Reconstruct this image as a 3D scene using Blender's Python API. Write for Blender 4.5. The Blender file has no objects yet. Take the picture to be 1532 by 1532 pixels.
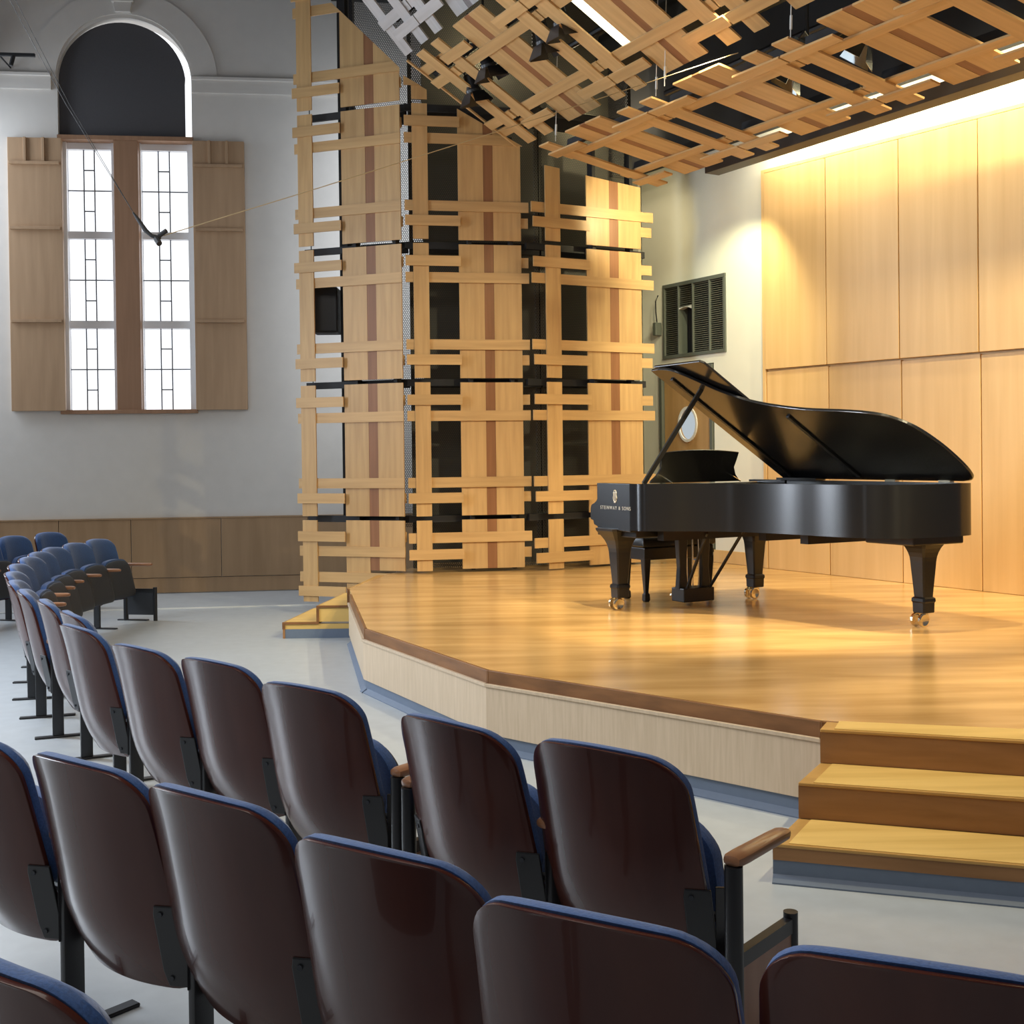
import bpy, bmesh, math, random
from mathutils import Vector, Matrix
random.seed(7)
S = bpy.context.scene
COL = S.collection
R = math.radians

# ------------------------------------------------------------------ camera, world, lights
cam = bpy.data.cameras.new('camera'); camo = bpy.data.objects.new('camera', cam); COL.objects.link(camo)
cam.sensor_width = 36.0; cam.lens = 1800.0 / 1532.0 * 36.0
cam.shift_y = -61.0 / 1532.0
cam.clip_end = 200
camo.matrix_world = (Matrix.Translation((0, 0, 1.65)) @ Matrix.Rotation(R(90 - 0.70), 4, 'X') @ Matrix.Rotation(-0.012, 4, 'Z'))
S.camera = camo
S.view_settings.view_transform = 'Standard'; S.view_settings.look = 'None'
S.view_settings.gamma = 1.0; S.view_settings.exposure = 0.0
S.view_settings.use_curve_mapping = False

w = bpy.data.worlds.new('world'); S.world = w; w.use_nodes = True
w.node_tree.nodes['Background'].inputs[0].default_value = (0.86, 0.90, 1.0, 1)
w.node_tree.nodes['Background'].inputs[1].default_value = 0.11


def look(loc, tgt):
    d = Vector(tgt) - Vector(loc)
    return d.to_track_quat('-Z', 'Y').to_euler()


def area(name, loc, tgt, sx, sy, energy, col):
    l = bpy.data.lights.new(name, 'AREA'); l.shape = 'RECTANGLE'; l.size = sx; l.size_y = sy
    l.energy = energy; l.color = col
    o = bpy.data.objects.new(name, l); COL.objects.link(o); o.location = loc; o.rotation_euler = look(loc, tgt)
    return o


def spot(name, loc, tgt, energy, ang, blend, col, rad=0.05):
    l = bpy.data.lights.new(name, 'SPOT'); l.energy = energy; l.spot_size = R(ang); l.spot_blend = blend
    l.color = col; l.shadow_soft_size = rad
    o = bpy.data.objects.new(name, l); COL.objects.link(o); o.location = loc; o.rotation_euler = look(loc, tgt)
    return o


DAY = (0.84, 0.91, 1.0)
WARM = (1.0, 0.86, 0.53)
for _n, _p, _e in (('backstage_fill_a', (-0.2, 13.55, 6.2), 26), ('backstage_fill_b', (1.0, 13.95, 5.6), 22)):  # added point lights, unseen, to brighten the wall behind the perforated sheets
    _l = bpy.data.lights.new(_n, 'POINT'); _l.energy = _e; _l.color = (1.0, 0.86, 0.6); _l.shadow_soft_size = 0.1
    _o = bpy.data.objects.new(_n, _l); COL.objects.link(_o); _o.location = _p
# tall windows of the left side of the hall (outside the frame)
area('daylight_left_near', (-6.8, 2.6, 3.9), (0, 3.0, 1.0), 1.1, 4.2, 25, DAY)
area('daylight_left_mid', (-6.8, 8.2, 3.6), (-0.5, 5.0, 0.8), 1.2, 4.2, 480, (0.80, 0.89, 1.0))
area('daylight_next_window', (-7.6, 14.0, 4.2), (0.5, 9.2, 1.0), 1.8, 4.2, 260, (0.78, 0.88, 1.0))
area('corner_wall_fill', (-1.5, 14.0, 4.2), (-1.5, 15.3, 4.0), 0.6, 4.0, 40, DAY)  # no window here: added light to brighten the wall behind the pale sheet
area('hall_fill', (-2.5, 3.2, 6.3), (-2.5, 3.4, 0), 5.0, 6.0, 265, (1.0, 0.93, 0.83))  # unseen fill added over the hall, kept low so the wall tops stay dim
# stage spots hung above and between the canopy panels
spot('stage_spot_piano', (1.4, 7.2, 5.6), (1.9, 9.0, 0.6), 1100, 46, 0.35, WARM)
spot('stage_spot_keys', (3.4, 6.2, 5.2), (1.0, 9.6, 0.5), 760, 50, 0.6, WARM)
spot('stage_spot_left', (1.6, 9.0, 5.0), (-0.1, 11.6, 1.2), 520, 80, 0.9, WARM)
spot('stage_spot_right', (4.6, 6.5, 5.4), (3.0, 8.5, 0.45), 950, 80, 0.8, WARM)
spot('stage_spot_front', (3.2, 4.2, 6.0), (1.6, 7.2, 0.45), 800, 70, 0.8, WARM)
spot('stage_spot_screen', (1.75, 12.35, 4.30), (1.35, 13.2, 4.25), 75, 90, 0.5, (1.0, 0.86, 0.50))
spot('stage_spot_panels', (4.2, 7.6, 5.0), (4.0, 10.6, 2.6), 560, 95, 0.8, WARM)
spot('stage_spot_door', (2.3, 8.8, 4.25), (2.15, 13.4, 2.3), 430, 40, 0.9, (1.0, 0.91, 0.62))
spot('stage_spot_corner', (2.15, 12.08, 4.32), (2.36, 13.16, 2.35), 105, 104, 0.6, (1.0, 0.97, 0.62))
ww = area('wall_washer', (3.55, 10.35, 4.86), (3.9, 10.9, 4.0), 4.6, 0.12, 75, (1.0, 0.90, 0.66))
_d = Vector((0.5075, -0.8616, 0)); _z = -(Vector((0.62, 0.365, -0.95)).normalized()); _y = _z.cross(_d)
ww.rotation_euler = Matrix((_d, _y, _z)).transposed().to_euler()


# ------------------------------------------------------------------ materials
def mat(name, col=(0.5, 0.5, 0.5), rough=0.5, metal=0.0, spec=0.5, noise=0.0, nscale=30.0, bump=0.0, coat=0.0, sheen=0.0):
    m = bpy.data.materials.new(name); m.use_nodes = True
    nt = m.node_tree; b = nt.nodes['Principled BSDF']
    b.inputs['Base Color'].default_value = (*col, 1); b.inputs['Roughness'].default_value = rough
    b.inputs['Metallic'].default_value = metal; b.inputs['Specular IOR Level'].default_value = spec
    b.inputs['Coat Weight'].default_value = coat
    b.inputs['Coat Roughness'].default_value = 0.12
    b.inputs['Sheen Weight'].default_value = sheen
    if noise or bump:
        tc = nt.nodes.new('ShaderNodeTexCoord'); n = nt.nodes.new('ShaderNodeTexNoise')
        n.inputs['Scale'].default_value = nscale; n.inputs['Detail'].default_value = 5
        nt.links.new(tc.outputs['Object'], n.inputs['Vector'])
        if noise:
            r = nt.nodes.new('ShaderNodeValToRGB')
            r.color_ramp.elements[0].position = 0.3; r.color_ramp.elements[1].position = 0.7
            r.color_ramp.elements[0].color = (*[c * (1 - noise) for c in col], 1)
            r.color_ramp.elements[1].color = (*[min(1, c * (1 + noise)) for c in col], 1)
            nt.links.new(n.outputs['Fac'], r.inputs['Fac']); nt.links.new(r.outputs['Color'], b.inputs['Base Color'])
        if bump:
            bp = nt.nodes.new('ShaderNodeBump'); bp.inputs['Strength'].default_value = bump; bp.inputs['Distance'].default_value = 0.01
            nt.links.new(n.outputs['Fac'], bp.inputs['Height']); nt.links.new(bp.outputs['Normal'], b.inputs['Normal'])
    return m


def wood(name, ca, cb, rough=0.45, coord='UV', sc=(22, 1.3, 22), vary=0.12, coat=0.0, spec=0.4, sc2=None):
    """grain runs along the second coordinate; every board gets its own tone"""
    m = bpy.data.materials.new(name); m.use_nodes = True
    nt = m.node_tree; b = nt.nodes['Principled BSDF']
    b.inputs['Roughness'].default_value = rough; b.inputs['Coat Weight'].default_value = coat
    b.inputs['Specular IOR Level'].default_value = spec
    tc = nt.nodes.new('ShaderNodeTexCoord'); oi = nt.nodes.new('ShaderNodeObjectInfo')
    mp = nt.nodes.new('ShaderNodeMapping'); mp.inputs['Scale'].default_value = sc
    nt.links.new(tc.outputs[coord], mp.inputs['Vector'])
    cm = nt.nodes.new('ShaderNodeCombineXYZ')
    mu = nt.nodes.new('ShaderNodeMath'); mu.operation = 'MULTIPLY'; mu.inputs[1].default_value = 37.0
    nt.links.new(oi.outputs['Random'], mu.inputs[0])
    for i in range(3): nt.links.new(mu.outputs[0], cm.inputs[i])
    nt.links.new(cm.outputs[0], mp.inputs['Location'])
    n = nt.nodes.new('ShaderNodeTexNoise'); n.inputs['Scale'].default_value = 1.0; n.inputs['Detail'].default_value = 5; n.inputs['Distortion'].default_value = 0.3
    nt.links.new(mp.outputs[0], n.inputs['Vector'])
    r = nt.nodes.new('ShaderNodeValToRGB')
    r.color_ramp.elements[0].position = 0.32; r.color_ramp.elements[1].position = 0.68
    r.color_ramp.elements[0].color = (*ca, 1); r.color_ramp.elements[1].color = (*cb, 1)
    nt.links.new(n.outputs['Fac'], r.inputs['Fac'])
    hsv = nt.nodes.new('ShaderNodeHueSaturation')
    mr = nt.nodes.new('ShaderNodeMapRange'); mr.inputs['To Min'].default_value = 1 - vary; mr.inputs['To Max'].default_value = 1 + vary
    nt.links.new(oi.outputs['Random'], mr.inputs['Value']); nt.links.new(mr.outputs[0], hsv.inputs['Value'])
    nt.links.new(r.outputs['Color'], hsv.inputs['Color']); nt.links.new(hsv.outputs[0], b.inputs['Base Color'])
    bp = nt.nodes.new('ShaderNodeBump'); bp.inputs['Strength'].default_value = 0.05; bp.inputs['Distance'].default_value = 0.004
    nt.links.new(n.outputs['Fac'], bp.inputs['Height']); nt.links.new(bp.outputs['Normal'], b.inputs['Normal'])
    return m


def emit(name, col, st):
    m = bpy.data.materials.new(name); m.use_nodes = True; nt = m.node_tree
    nt.nodes.remove(nt.nodes['Principled BSDF'])
    e = nt.nodes.new('ShaderNodeEmission'); e.inputs[0].default_value = (*col, 1); e.inputs[1].default_value = st
    nt.links.new(e.outputs[0], nt.nodes['Material Output'].inputs[0]); return m


def perforated(name, col, pitch=0.019, hole=0.30):
    """sheet metal with a hexagonal field of see-through round holes (UV in metres)"""
    m = bpy.data.materials.new(name); m.use_nodes = True; nt = m.node_tree
    b = nt.nodes['Principled BSDF']; b.inputs['Base Color'].default_value = (*col, 1); b.inputs['Roughness'].default_value = 0.55
    N = nt.nodes; L = nt.links
    def math_(op, a, c=None):
        q = N.new('ShaderNodeMath'); q.operation = op
        for i, v in enumerate((a, c)):
            if v is None: continue
            if isinstance(v, (int, float)): q.inputs[i].default_value = v
            else: L.new(v, q.inputs[i])
        return q.outputs[0]
    tc = N.new('ShaderNodeTexCoord'); sp = N.new('ShaderNodeSeparateXYZ'); L.new(tc.outputs['UV'], sp.inputs[0])
    y = math_('DIVIDE', sp.outputs[1], pitch * 0.866); row = math_('FLOOR', y)
    odd = math_('MODULO', row, 2.0)
    x = math_('ADD', math_('DIVIDE', sp.outputs[0], pitch), math_('MULTIPLY', odd, 0.5))
    dx = math_('SUBTRACT', math_('FRACT', x), 0.5); dy = math_('MULTIPLY', math_('SUBTRACT', math_('FRACT', y), 0.5), 0.866)
    d = math_('SQRT', math_('ADD', math_('MULTIPLY', dx, dx), math_('MULTIPLY', dy, dy)))
    h = math_('LESS_THAN', d, hole)
    t = N.new('ShaderNodeBsdfTransparent'); mx = N.new('ShaderNodeMixShader')
    L.new(h, mx.inputs[0]); L.new(b.outputs[0], mx.inputs[1]); L.new(t.outputs[0], mx.inputs[2])
    L.new(mx.outputs[0], N['Material Output'].inputs[0]); return m


M = {}
M['maple'] = wood('maple board', (0.51, 0.315, 0.135), (0.61, 0.39, 0.175), 0.42, vary=0.07)
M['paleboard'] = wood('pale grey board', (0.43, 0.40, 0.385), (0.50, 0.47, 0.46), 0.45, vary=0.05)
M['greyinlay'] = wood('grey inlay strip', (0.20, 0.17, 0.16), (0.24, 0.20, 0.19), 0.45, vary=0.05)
M['walnut'] = wood('dark inlay strip', (0.24, 0.105, 0.045), (0.30, 0.135, 0.06), 0.45, vary=0.05)
M['panel'] = wood('birch wall panel', (0.66, 0.415, 0.17), (0.74, 0.485, 0.215), 0.35, vary=0.06, sc=(9, 0.5, 9))
M['fascia'] = wood('pale maple fascia', (0.56, 0.43, 0.29), (0.64, 0.50, 0.35), 0.5, vary=0.03, sc=(60, 4, 60))
M['deck'] = wood('oiled stage floor', (0.47, 0.265, 0.09), (0.70, 0.43, 0.17), 0.21, coord='Object', sc=(0.9, 5.0, 1), vary=0.0, spec=0.6)
M['edge'] = wood('brown stage nosing', (0.15, 0.065, 0.022), (0.27, 0.12, 0.042), 0.4, coord='Object', sc=(3, 3, 14), vary=0.04)
M['riser'] = wood('brown step riser', (0.26, 0.125, 0.045), (0.36, 0.18, 0.07), 0.45, coord='Object', sc=(2, 2, 16), vary=0.04)
M['tread'] = wood('yellow step tread', (0.64, 0.41, 0.12), (0.78, 0.52, 0.17), 0.4, coord='Object', sc=(1.2, 14, 4), vary=0.03)
M['treadedge'] = wood('step border', (0.45, 0.25, 0.07), (0.55, 0.31, 0.09), 0.4, coord='Object', sc=(3, 8, 4), vary=0.03)
M['wainscot'] = wood('walnut toned wainscot', (0.32, 0.20, 0.105), (0.40, 0.255, 0.14), 0.45, vary=0.05, sc=(7, 0.7, 7))
M['shutter'] = wood('tan shutter', (0.39, 0.25, 0.145), (0.45, 0.295, 0.175), 0.5, vary=0.04, sc=(14, 1, 14))
M['mullion'] = wood('window timber', (0.29, 0.16, 0.09), (0.34, 0.19, 0.11), 0.45, vary=0.03)
M['plaster'] = mat('painted plaster', (0.64, 0.605, 0.56), 0.85, noise=0.02, nscale=6, bump=0.03)
M['stageplaster'] = mat('stage wall paint', (0.74, 0.73, 0.62), 0.8, noise=0.015, nscale=5)
M['floor'] = mat('grey linoleum', (0.46, 0.49, 0.51), 0.33, noise=0.05, nscale=9)
M['toe'] = mat('blue grey rubber base', (0.135, 0.175, 0.245), 0.5, noise=0.03)
M['black'] = mat('black steel', (0.012, 0.012, 0.014), 0.38, spec=0.5)
M['matteblack'] = mat('matte black', (0.018, 0.018, 0.02), 0.7)
M['blind'] = mat('charcoal blind', (0.072, 0.069, 0.074), 0.8, noise=0.05, nscale=60)
M['backing'] = mat('dark backstage wall', (0.15, 0.14, 0.10), 0.8, noise=0.15, nscale=2)
M['perf'] = perforated('perforated dark steel', (0.085, 0.083, 0.075), 0.022, 0.30)
M['perfpale'] = perforated('perforated steel', (0.04, 0.04, 0.05), 0.022, 0.40)
M['ebony'] = mat('ebony piano lacquer', (0.008, 0.008, 0.009), 0.22, spec=0.6, coat=0.5)
_b = M['ebony'].node_tree.nodes['Principled BSDF']; _t = M['ebony'].node_tree.nodes.new('ShaderNodeTangent'); _t.direction_type = 'RADIAL'; _t.axis = 'Z'
M['rim'] = M['ebony'].copy(); M['rim'].name = 'hand rubbed black rim'
_b = M['rim'].node_tree.nodes['Principled BSDF']; _b.inputs['Anisotropic'].default_value = 0.9; _b.inputs['Anisotropic Rotation'].default_value = 0.25; _b.inputs['Roughness'].default_value = 0.22; _b.inputs['Coat Weight'].default_value = 0.0; _b.inputs['Specular IOR Level'].default_value = 0.6
M['rim'].node_tree.links.new([n for n in M['rim'].node_tree.nodes if n.type == 'TANGENT'][0].outputs[0], _b.inputs['Tangent'])
M['satin'] = mat('satin black', (0.011, 0.011, 0.012), 0.33, spec=0.5)
M['brass'] = mat('polished brass', (0.85, 0.76, 0.56), 0.2, metal=1.0)
M['gold'] = mat('gold leaf letters', (0.75, 0.70, 0.60), 0.4, metal=0.2)
M['ivory'] = mat('white keys', (0.8, 0.78, 0.7), 0.3)
M['leather'] = mat('black leather', (0.012, 0.012, 0.012), 0.3, bump=0.1, nscale=40)
M['plywood'] = wood('mahogany seat shell', (0.058, 0.016, 0.012), (0.078, 0.022, 0.015), 0.24, coord='Object', sc=(9, 9, 0.8), vary=0.05, coat=0.28, spec=0.22)
M['blue'] = mat('blue woven upholstery', (0.030, 0.085, 0.245), 0.9, noise=0.22, nscale=160, bump=0.15, sheen=0.3)
M['armwood'] = wood('armrest wood', (0.27, 0.125, 0.06), (0.34, 0.16, 0.08), 0.28, coord='Object', sc=(30, 3, 30), vary=0.06, coat=0.2)
M['endwood'] = wood('row end panel wood', (0.30, 0.15, 0.095), (0.36, 0.19, 0.12), 0.4, coord='Object', sc=(20, 20, 2), vary=0.03)
M['greyplastic'] = mat('grey seat pan', (0.026, 0.029, 0.036), 0.5)
M['metalgrey'] = mat('grey painted metal', (0.10, 0.11, 0.09), 0.5)
M['louvre'] = mat('louvre enamel', (0.24, 0.24, 0.19), 0.5)
M['pale_metal'] = mat('white enamelled metal', (0.75, 0.75, 0.72), 0.4)
M['daypane'] = emit('daylit frosted glass', (0.93, 0.96, 1.0), 1.6)
M['leadcame'] = mat('grey glazing bar', (0.22, 0.24, 0.28), 0.6)
M['whiteframe'] = mat('white window paint', (0.86, 0.86, 0.88), 0.5)
M['doorwood'] = wood('stage door veneer', (0.40, 0.235, 0.09), (0.48, 0.29, 0.12), 0.4, vary=0.0, sc=(10, 0.8, 10))
M['wire'] = mat('black cable', (0.01, 0.01, 0.01), 0.5)
M['palewire'] = mat('pale steel wire', (0.55, 0.45, 0.28), 0.4, metal=0.6)
M['tube'] = emit('lamp tube and plate glow', (1.0, 0.94, 0.66), 3.0)  # also put on the side plate beside the tube
M['mirror'] = mat('polished reflector', (0.85, 0.88, 0.85), 0.12, metal=1.0)
M['ceil'] = mat('dark ribbed ceiling', (0.022, 0.021, 0.015), 0.8, noise=0.3, nscale=3)
M['doorglass'] = emit('lit door pane', (0.75, 0.84, 0.90), 0.62)


# ------------------------------------------------------------------ mesh helpers
class MB:
    def __init__(s): s.v = []; s.f = []; s.uv = []

    def face(s, idx, uv=None): s.f.append(tuple(idx)); s.uv.append(uv)

    def prism(s, poly, fr, d0, d1, swap=False):
        """poly [(u,v)] in the frame (O,U,V,N), from depth d0 to d1"""
        O, U, V, N = fr; n = len(poly); b = len(s.v)
        for d in (d0, d1):
            for u, v in poly: s.v.append(tuple(O + U * u + V * v + N * d))
        q = [(v, u) if swap else (u, v) for u, v in poly]
        s.face(range(b + n, b + 2 * n), q)
        s.face(range(b + n - 1, b - 1, -1), q[::-1])
        for i in range(n):
            j = (i + 1) % n
            s.face((b + i, b + j, b + n + j, b + n + i), (q[i], q[j], q[j], q[i]))
        return s

    def rect(s, u0, u1, v0, v1, fr, d0, d1, swap=False):
        return s.prism([(u0, v0), (u1, v0), (u1, v1), (u0, v1)], fr, d0, d1, swap)

    def box(s, x0, x1, y0, y1, z0, z1):
        return s.rect(x0, x1, y0, y1, WORLD, z0, z1)

    def loft(s, rings, cap=True, close=True):
        b = len(s.v); n = len(rings[0])
        for r in rings:
            for p in r: s.v.append(tuple(p))
        for k in range(len(rings) - 1):
            for i in range(n if close else n - 1):
                j = (i + 1) % n
                s.face((b + k * n + i, b + k * n + j, b + (k + 1) * n + j, b + (k + 1) * n + i))
        if cap:
            s.face(range(b + n - 1, b - 1, -1)); s.face(range(b + (len(rings) - 1) * n, b + len(rings) * n))
        return s

    def tube(s, pts, r, n=8):
        pts = [Vector(p) for p in pts]; rings = []
        for i, p in enumerate(pts):
            t = (pts[min(i + 1, len(pts) - 1)] - pts[max(i - 1, 0)]).normalized()
            a = t.cross(Vector((0, 0, 1)) if abs(t.z) < 0.95 else Vector((1, 0, 0))).normalized(); c = t.cross(a)
            rr = r[i] if isinstance(r, (list, tuple)) else r
            rings.append([p + (a * math.cos(6.2832 * k / n) + c * math.sin(6.2832 * k / n)) * rr for k in range(n)])
        return s.loft(rings)

    def build(s, name, m, parent=None, smooth=False, bevel=0.0, seg=2, angle=40):
        me = bpy.data.meshes.new(name); me.from_pydata(s.v, [], s.f)
        if any(s.uv):
            ul = me.uv_layers.new(name='UVMap'); k = 0
            for fi, f in enumerate(s.f):
                q = s.uv[fi]
                for i in range(len(f)):
                    ul.data[k].uv = q[i] if q else (0, 0); k += 1
        bm = bmesh.new(); bm.from_mesh(me)
        bmesh.ops.recalc_face_normals(bm, faces=bm.faces)
        if bevel:
            es = [e for e in bm.edges if len(e.link_faces) == 2 and e.calc_face_angle(0) > R(angle)]
            bmesh.ops.bevel(bm, geom=es, offset=bevel, segments=seg, affect='EDGES', profile=0.5, clamp_overlap=True)
        if smooth:
            for f in bm.faces: f.smooth = True
            for e in bm.edges:
                if len(e.link_faces) == 2 and e.calc_face_angle(0) > R(35): e.smooth = False
        bm.to_mesh(me); bm.free()
        me.materials.append(m)
        o = bpy.data.objects.new(name, me); COL.objects.link(o)
        if parent: o.parent = parent
        return o


X, Y, Z = Vector((1, 0, 0)), Vector((0, 1, 0)), Vector((0, 0, 1))
WORLD = (Vector((0, 0, 0)), X, Y, Z)


def clip(poly, a, b, c):
    """keep the side a*u + b*v <= c"""
    out = []
    for i in range(len(poly)):
        p, q = poly[i], poly[(i + 1) % len(poly)]
        dp, dq = a * p[0] + b * p[1] - c, a * q[0] + b * q[1] - c
        if dp <= 0: out.append(p)
        if dp * dq < 0:
            t = dp / (dp - dq); out.append((p[0] + (q[0] - p[0]) * t, p[1] + (q[1] - p[1]) * t))
    return out


def empty(name, loc=(0, 0, 0), rz=0.0):
    o = bpy.data.objects.new(name, None); COL.objects.link(o); o.location = loc; o.rotation_euler = (0, 0, rz)
    o.empty_display_size = 0.1; return o


def tag(o, label=None, cat=None, group=None, kind=None):
    if label: o['label'] = label
    if cat: o['category'] = cat
    if group: o['group'] = group
    if kind: o['kind'] = kind
    return o


def struct(o): o['kind'] = 'structure'; return o


def frame(P, deg):
    d = Vector((math.cos(R(deg)), math.sin(R(deg)), 0))
    return (Vector((P[0], P[1], 0)), d, Z.copy(), Vector((d.y, -d.x, 0)))


# ------------------------------------------------------------------ floor and shells
floor = struct(MB().box(-9, 9, -2.5, 17, -0.05, 0).build('floor', M['floor']))
tag(floor, 'smooth grey linoleum hall floor')

# window wall (left side of the hall)
WL = frame((-4.66, 14.89), 7)
ARC = [(0.80 * math.cos(R(a)) - 0.055, 6.33 + 0.78 * math.sin(R(a))) for a in range(0, 181, 6)]
wb = MB()
L0, R0, SILL, TOPZ = -0.855, 0.745, 2.26, 9.0
wb.rect(-5.5, L0, 0, TOPZ, WL, -0.35, 0); wb.rect(R0, 4.1, 0, TOPZ, WL, -0.35, 0)
wb.rect(L0, R0, 0, SILL, WL, -0.35, 0)
for (a, b) in zip(ARC[:-1], ARC[1:]):
    wb.prism([(b[0], b[1]), (a[0], a[1]), (a[0], TOPZ), (b[0], TOPZ)], WL, -0.35, 0)
wall_left = struct(wb.build('wall_left', M['plaster'])); tag(wall_left, 'pale plaster hall wall with a tall arched window')
# arch band, keystone, cornice: relief on the wall
tb = MB()
for a in range(0, 180, 6):
    p = []
    for r_, aa in ((0.815, a), (1.12, a), (1.12, a + 6), (0.815, a + 6)):
        p.append((r_ * math.cos(R(aa)) - 0.055, 6.36 + r_ * 0.975 * math.sin(R(aa))))
    tb.prism(p, WL, 0, 0.018)
o = struct(tb.build('trim_1', M['plaster'], bevel=0.0)); tag(o, 'plaster band around the arched window head')
kb = MB(); kb.prism([(-0.15, 7.16), (0.04, 7.16), (0.06, 7.30), (-0.17, 7.30)], WL, 0.0, 0.07); kb.rect(-0.19, 0.08, 7.28, 7.32, WL, 0, 0.09)
o = struct(kb.build('trim_2', M['plaster'], bevel=0.006)); tag(o, 'small keystone over the arched window')
cb = MB()
for u0, u1 in ((-5.5, -0.92), (0.75, 4.1)):
    cb.rect(u0, u1, 6.20, 6.39, WL, 0, 0.035); cb.rect(u0, u1, 6.36, 6.40, WL, 0.0, 0.06)
o = struct(cb.build('trim_3', M['plaster'], bevel=0.006)); tag(o, 'plaster string course at the spring of the arch')
# wainscot with its panels
tw = struct(empty('trim_4')); tag(tw, 'brown veneer wainscot panels along the foot of the plaster wall')
us = [-5.2, -4.11, -3.02, -1.93, -0.92, -0.06, 1.03, 2.1, 3.2, 4.1]
for a, b in zip(us[:-1], us[1:]):
    MB().rect(a + 0.004, b - 0.004, 0.20, 0.925, WL, 0.002, 0.030).build('panel', M['wainscot'], tw, bevel=0.002)
MB().rect(-5.2, 4.1, 0.012, 0.192, WL, 0.002, 0.018).build('kick_board', M['wainscot'], tw)
MB().rect(-5.2, 4.1, 0.927, 0.945, WL, 0.002, 0.036).build('cap_rail', M['wainscot'], tw)

# window: two tall lights under a dark blind in the arch
win = struct(empty('window_1')); tag(win, 'tall arched window with two white leaded lights under a charcoal blind')
wf = MB(); wf.rect(-0.865, 0.76, 5.60, 5.655, WL, -0.20, 0.03); wf.build('head_rail', M['mullion'], win, bevel=0.004)
MB().rect(-0.20, 0.09, 2.28, 5.60, WL, -0.20, 0.02).build('mullion', M['mullion'], win, bevel=0.004)
MB().rect(-0.87, 0.77, 2.235, 2.285, WL, -0.2, 0.045).build('sill', M['mullion'], win, bevel=0.004)
for (a, b) in ((-0.80, -0.20), (0.09, 0.72)):
    fb = MB()
    fb.rect(a - 0.03, a + 0.012, 2.285, 5.60, WL, -0.20, -0.10); fb.rect(b - 0.055, b + 0.02, 2.285, 5.60, WL, -0.24, -0.12)
    fb.rect(a, b, 5.52, 5.60, WL, -0.24, -0.14)
    for zz in (3.35, 4.46): fb.rect(a, b, zz - 0.045, zz + 0.045, WL, -0.22, -0.14)
    fr_ = fb.build('sash_frame', M['whiteframe'], win)
    w_ = b - 0.055 - a - 0.012; x0 = a + 0.012
    cols = [x0, x0 + w_ * 0.36, x0 + w_ * 0.60, x0 + w_]
    g = MB()
    zones = [(2.285, 3.305), (3.395, 4.415), (4.505, 5.52)]
    for z0, z1 in zones:
        zm = (z0 + z1) / 2; q = (z1 - z0) / 4
        for c in (cols[1], cols[2]): g.rect(c - 0.008, c + 0.008, z0, z1, WL, -0.185, -0.17)
        g.rect(cols[0], cols[3], zm - 0.008, zm + 0.008, WL, -0.186, -0.169)
        for zz in (zm - q, zm + q): g.rect(cols[1], cols[2], zz - 0.008, zz + 0.008, WL, -0.187, -0.168)
        for i in range(3):
            zs = [z0, zm, z1] if i != 1 else [z0, zm - q, zm, zm + q, z1]
            for za, zb in zip(zs[:-1], zs[1:]):
                MB().rect(cols[i] + 0.008, cols[i + 1] - 0.008, za + 0.008, zb - 0.008, WL, -0.182, -0.176).build('pane', M['daypane'], win)
    g.build('glazing_bars', M['leadcame'], win)
bl = MB()
pts = [(-0.855, 5.655), (0.655, 5.655), (0.655, 6.33)] + [(0.76 * math.cos(R(a)) - 0.095, 6.33 + 0.745 * math.sin(R(a))) for a in range(6, 175, 6)] + [(-0.855, 6.33)]
bl.prism(pts, WL, -0.10, -0.07); bl.build('arch_blind', M['blind'], win)
ap = MB(); ap.prism([(L0, 5.655), (R0, 5.655)] + ARC, WL, -0.30, -0.29); ap.build('arch_pane', M['daypane'], win)

# folding shutters
for (u0, u1, lab) in ((-1.437, -0.805, 'tall tan panelled shutter on the left of the arched window'),
                      (0.755, 1.38, 'tall tan panelled shutter on the right of the arched window')):
    sh = tag(empty('shutter', WL[0] + WL[1] * u0 + Z * 2.28), lab, 'shutter', 'window shutters')
    fr = (-Vector(sh.location) + WL[0], WL[1], WL[2], WL[3])
    MB().rect(u0, u1, 2.275, 5.60, fr, 0.004, 0.075).build('leaf', M['shutter'], sh, bevel=0.004)
    for zz in (3.37, 4.50, 5.29):
        MB().rect(u0 + 0.02, u1 - 0.02, zz - 0.018, zz + 0.018, fr, 0.075, 0.11).build('ledge', M['shutter'], sh, bevel=0.003)
    for t in (0.33, 0.67):
        uu = u0 + (u1 - u0) * t
        MB().rect(uu - 0.016, uu + 0.016, 5.31, 5.60, fr, 0.075, 0.10).build('divider', M['shutter'], sh, bevel=0.003)

# pale floor strip in front of the wainscot
o = struct(MB().prism([(-6.6, 13.02), (-6.6, 12.985), (-2.1, 13.565), (-2.1, 13.60)], WORLD, 0.0, 0.012).build('trim_5', M['pale_metal']))
tag(o, 'thin white strip across the floor before the wainscot')

# stage back wall
BW_ANG = 120.5
dw = Vector((math.cos(R(BW_ANG)), math.sin(R(BW_ANG)), 0))
BW = (Vector((2.707, 12.57, 0)), dw, Z.copy(), Vector((-dw.y, dw.x, 0)))
sw = MB()
sw.rect(-5.2, 0.70, 0, 5.0, BW, -0.3, 0); sw.rect(0.70, 0.90, 0, 2.79, BW, -0.3, 0); sw.rect(0.70, 0.90, 3.60, 5.0, BW, -0.3, 0); sw.rect(0.90, 1.88, 2.665, 2.79, BW, -0.3, 0); sw.rect(1.785, 1.88, 2.79, 3.60, BW, -0.3, 0)
sw.rect(0.90, 1.88, 3.60, 5.0, BW, -0.3, 0); sw.rect(1.88, 2.2, 0, 5.0, BW, -0.3, 0); sw.rect(2.24, 2.45, 0, 5.0, BW, -0.3, 0.02)
sw.rect(0.70, 1.785, 2.79, 3.60, BW, -0.3, -0.16)
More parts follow.
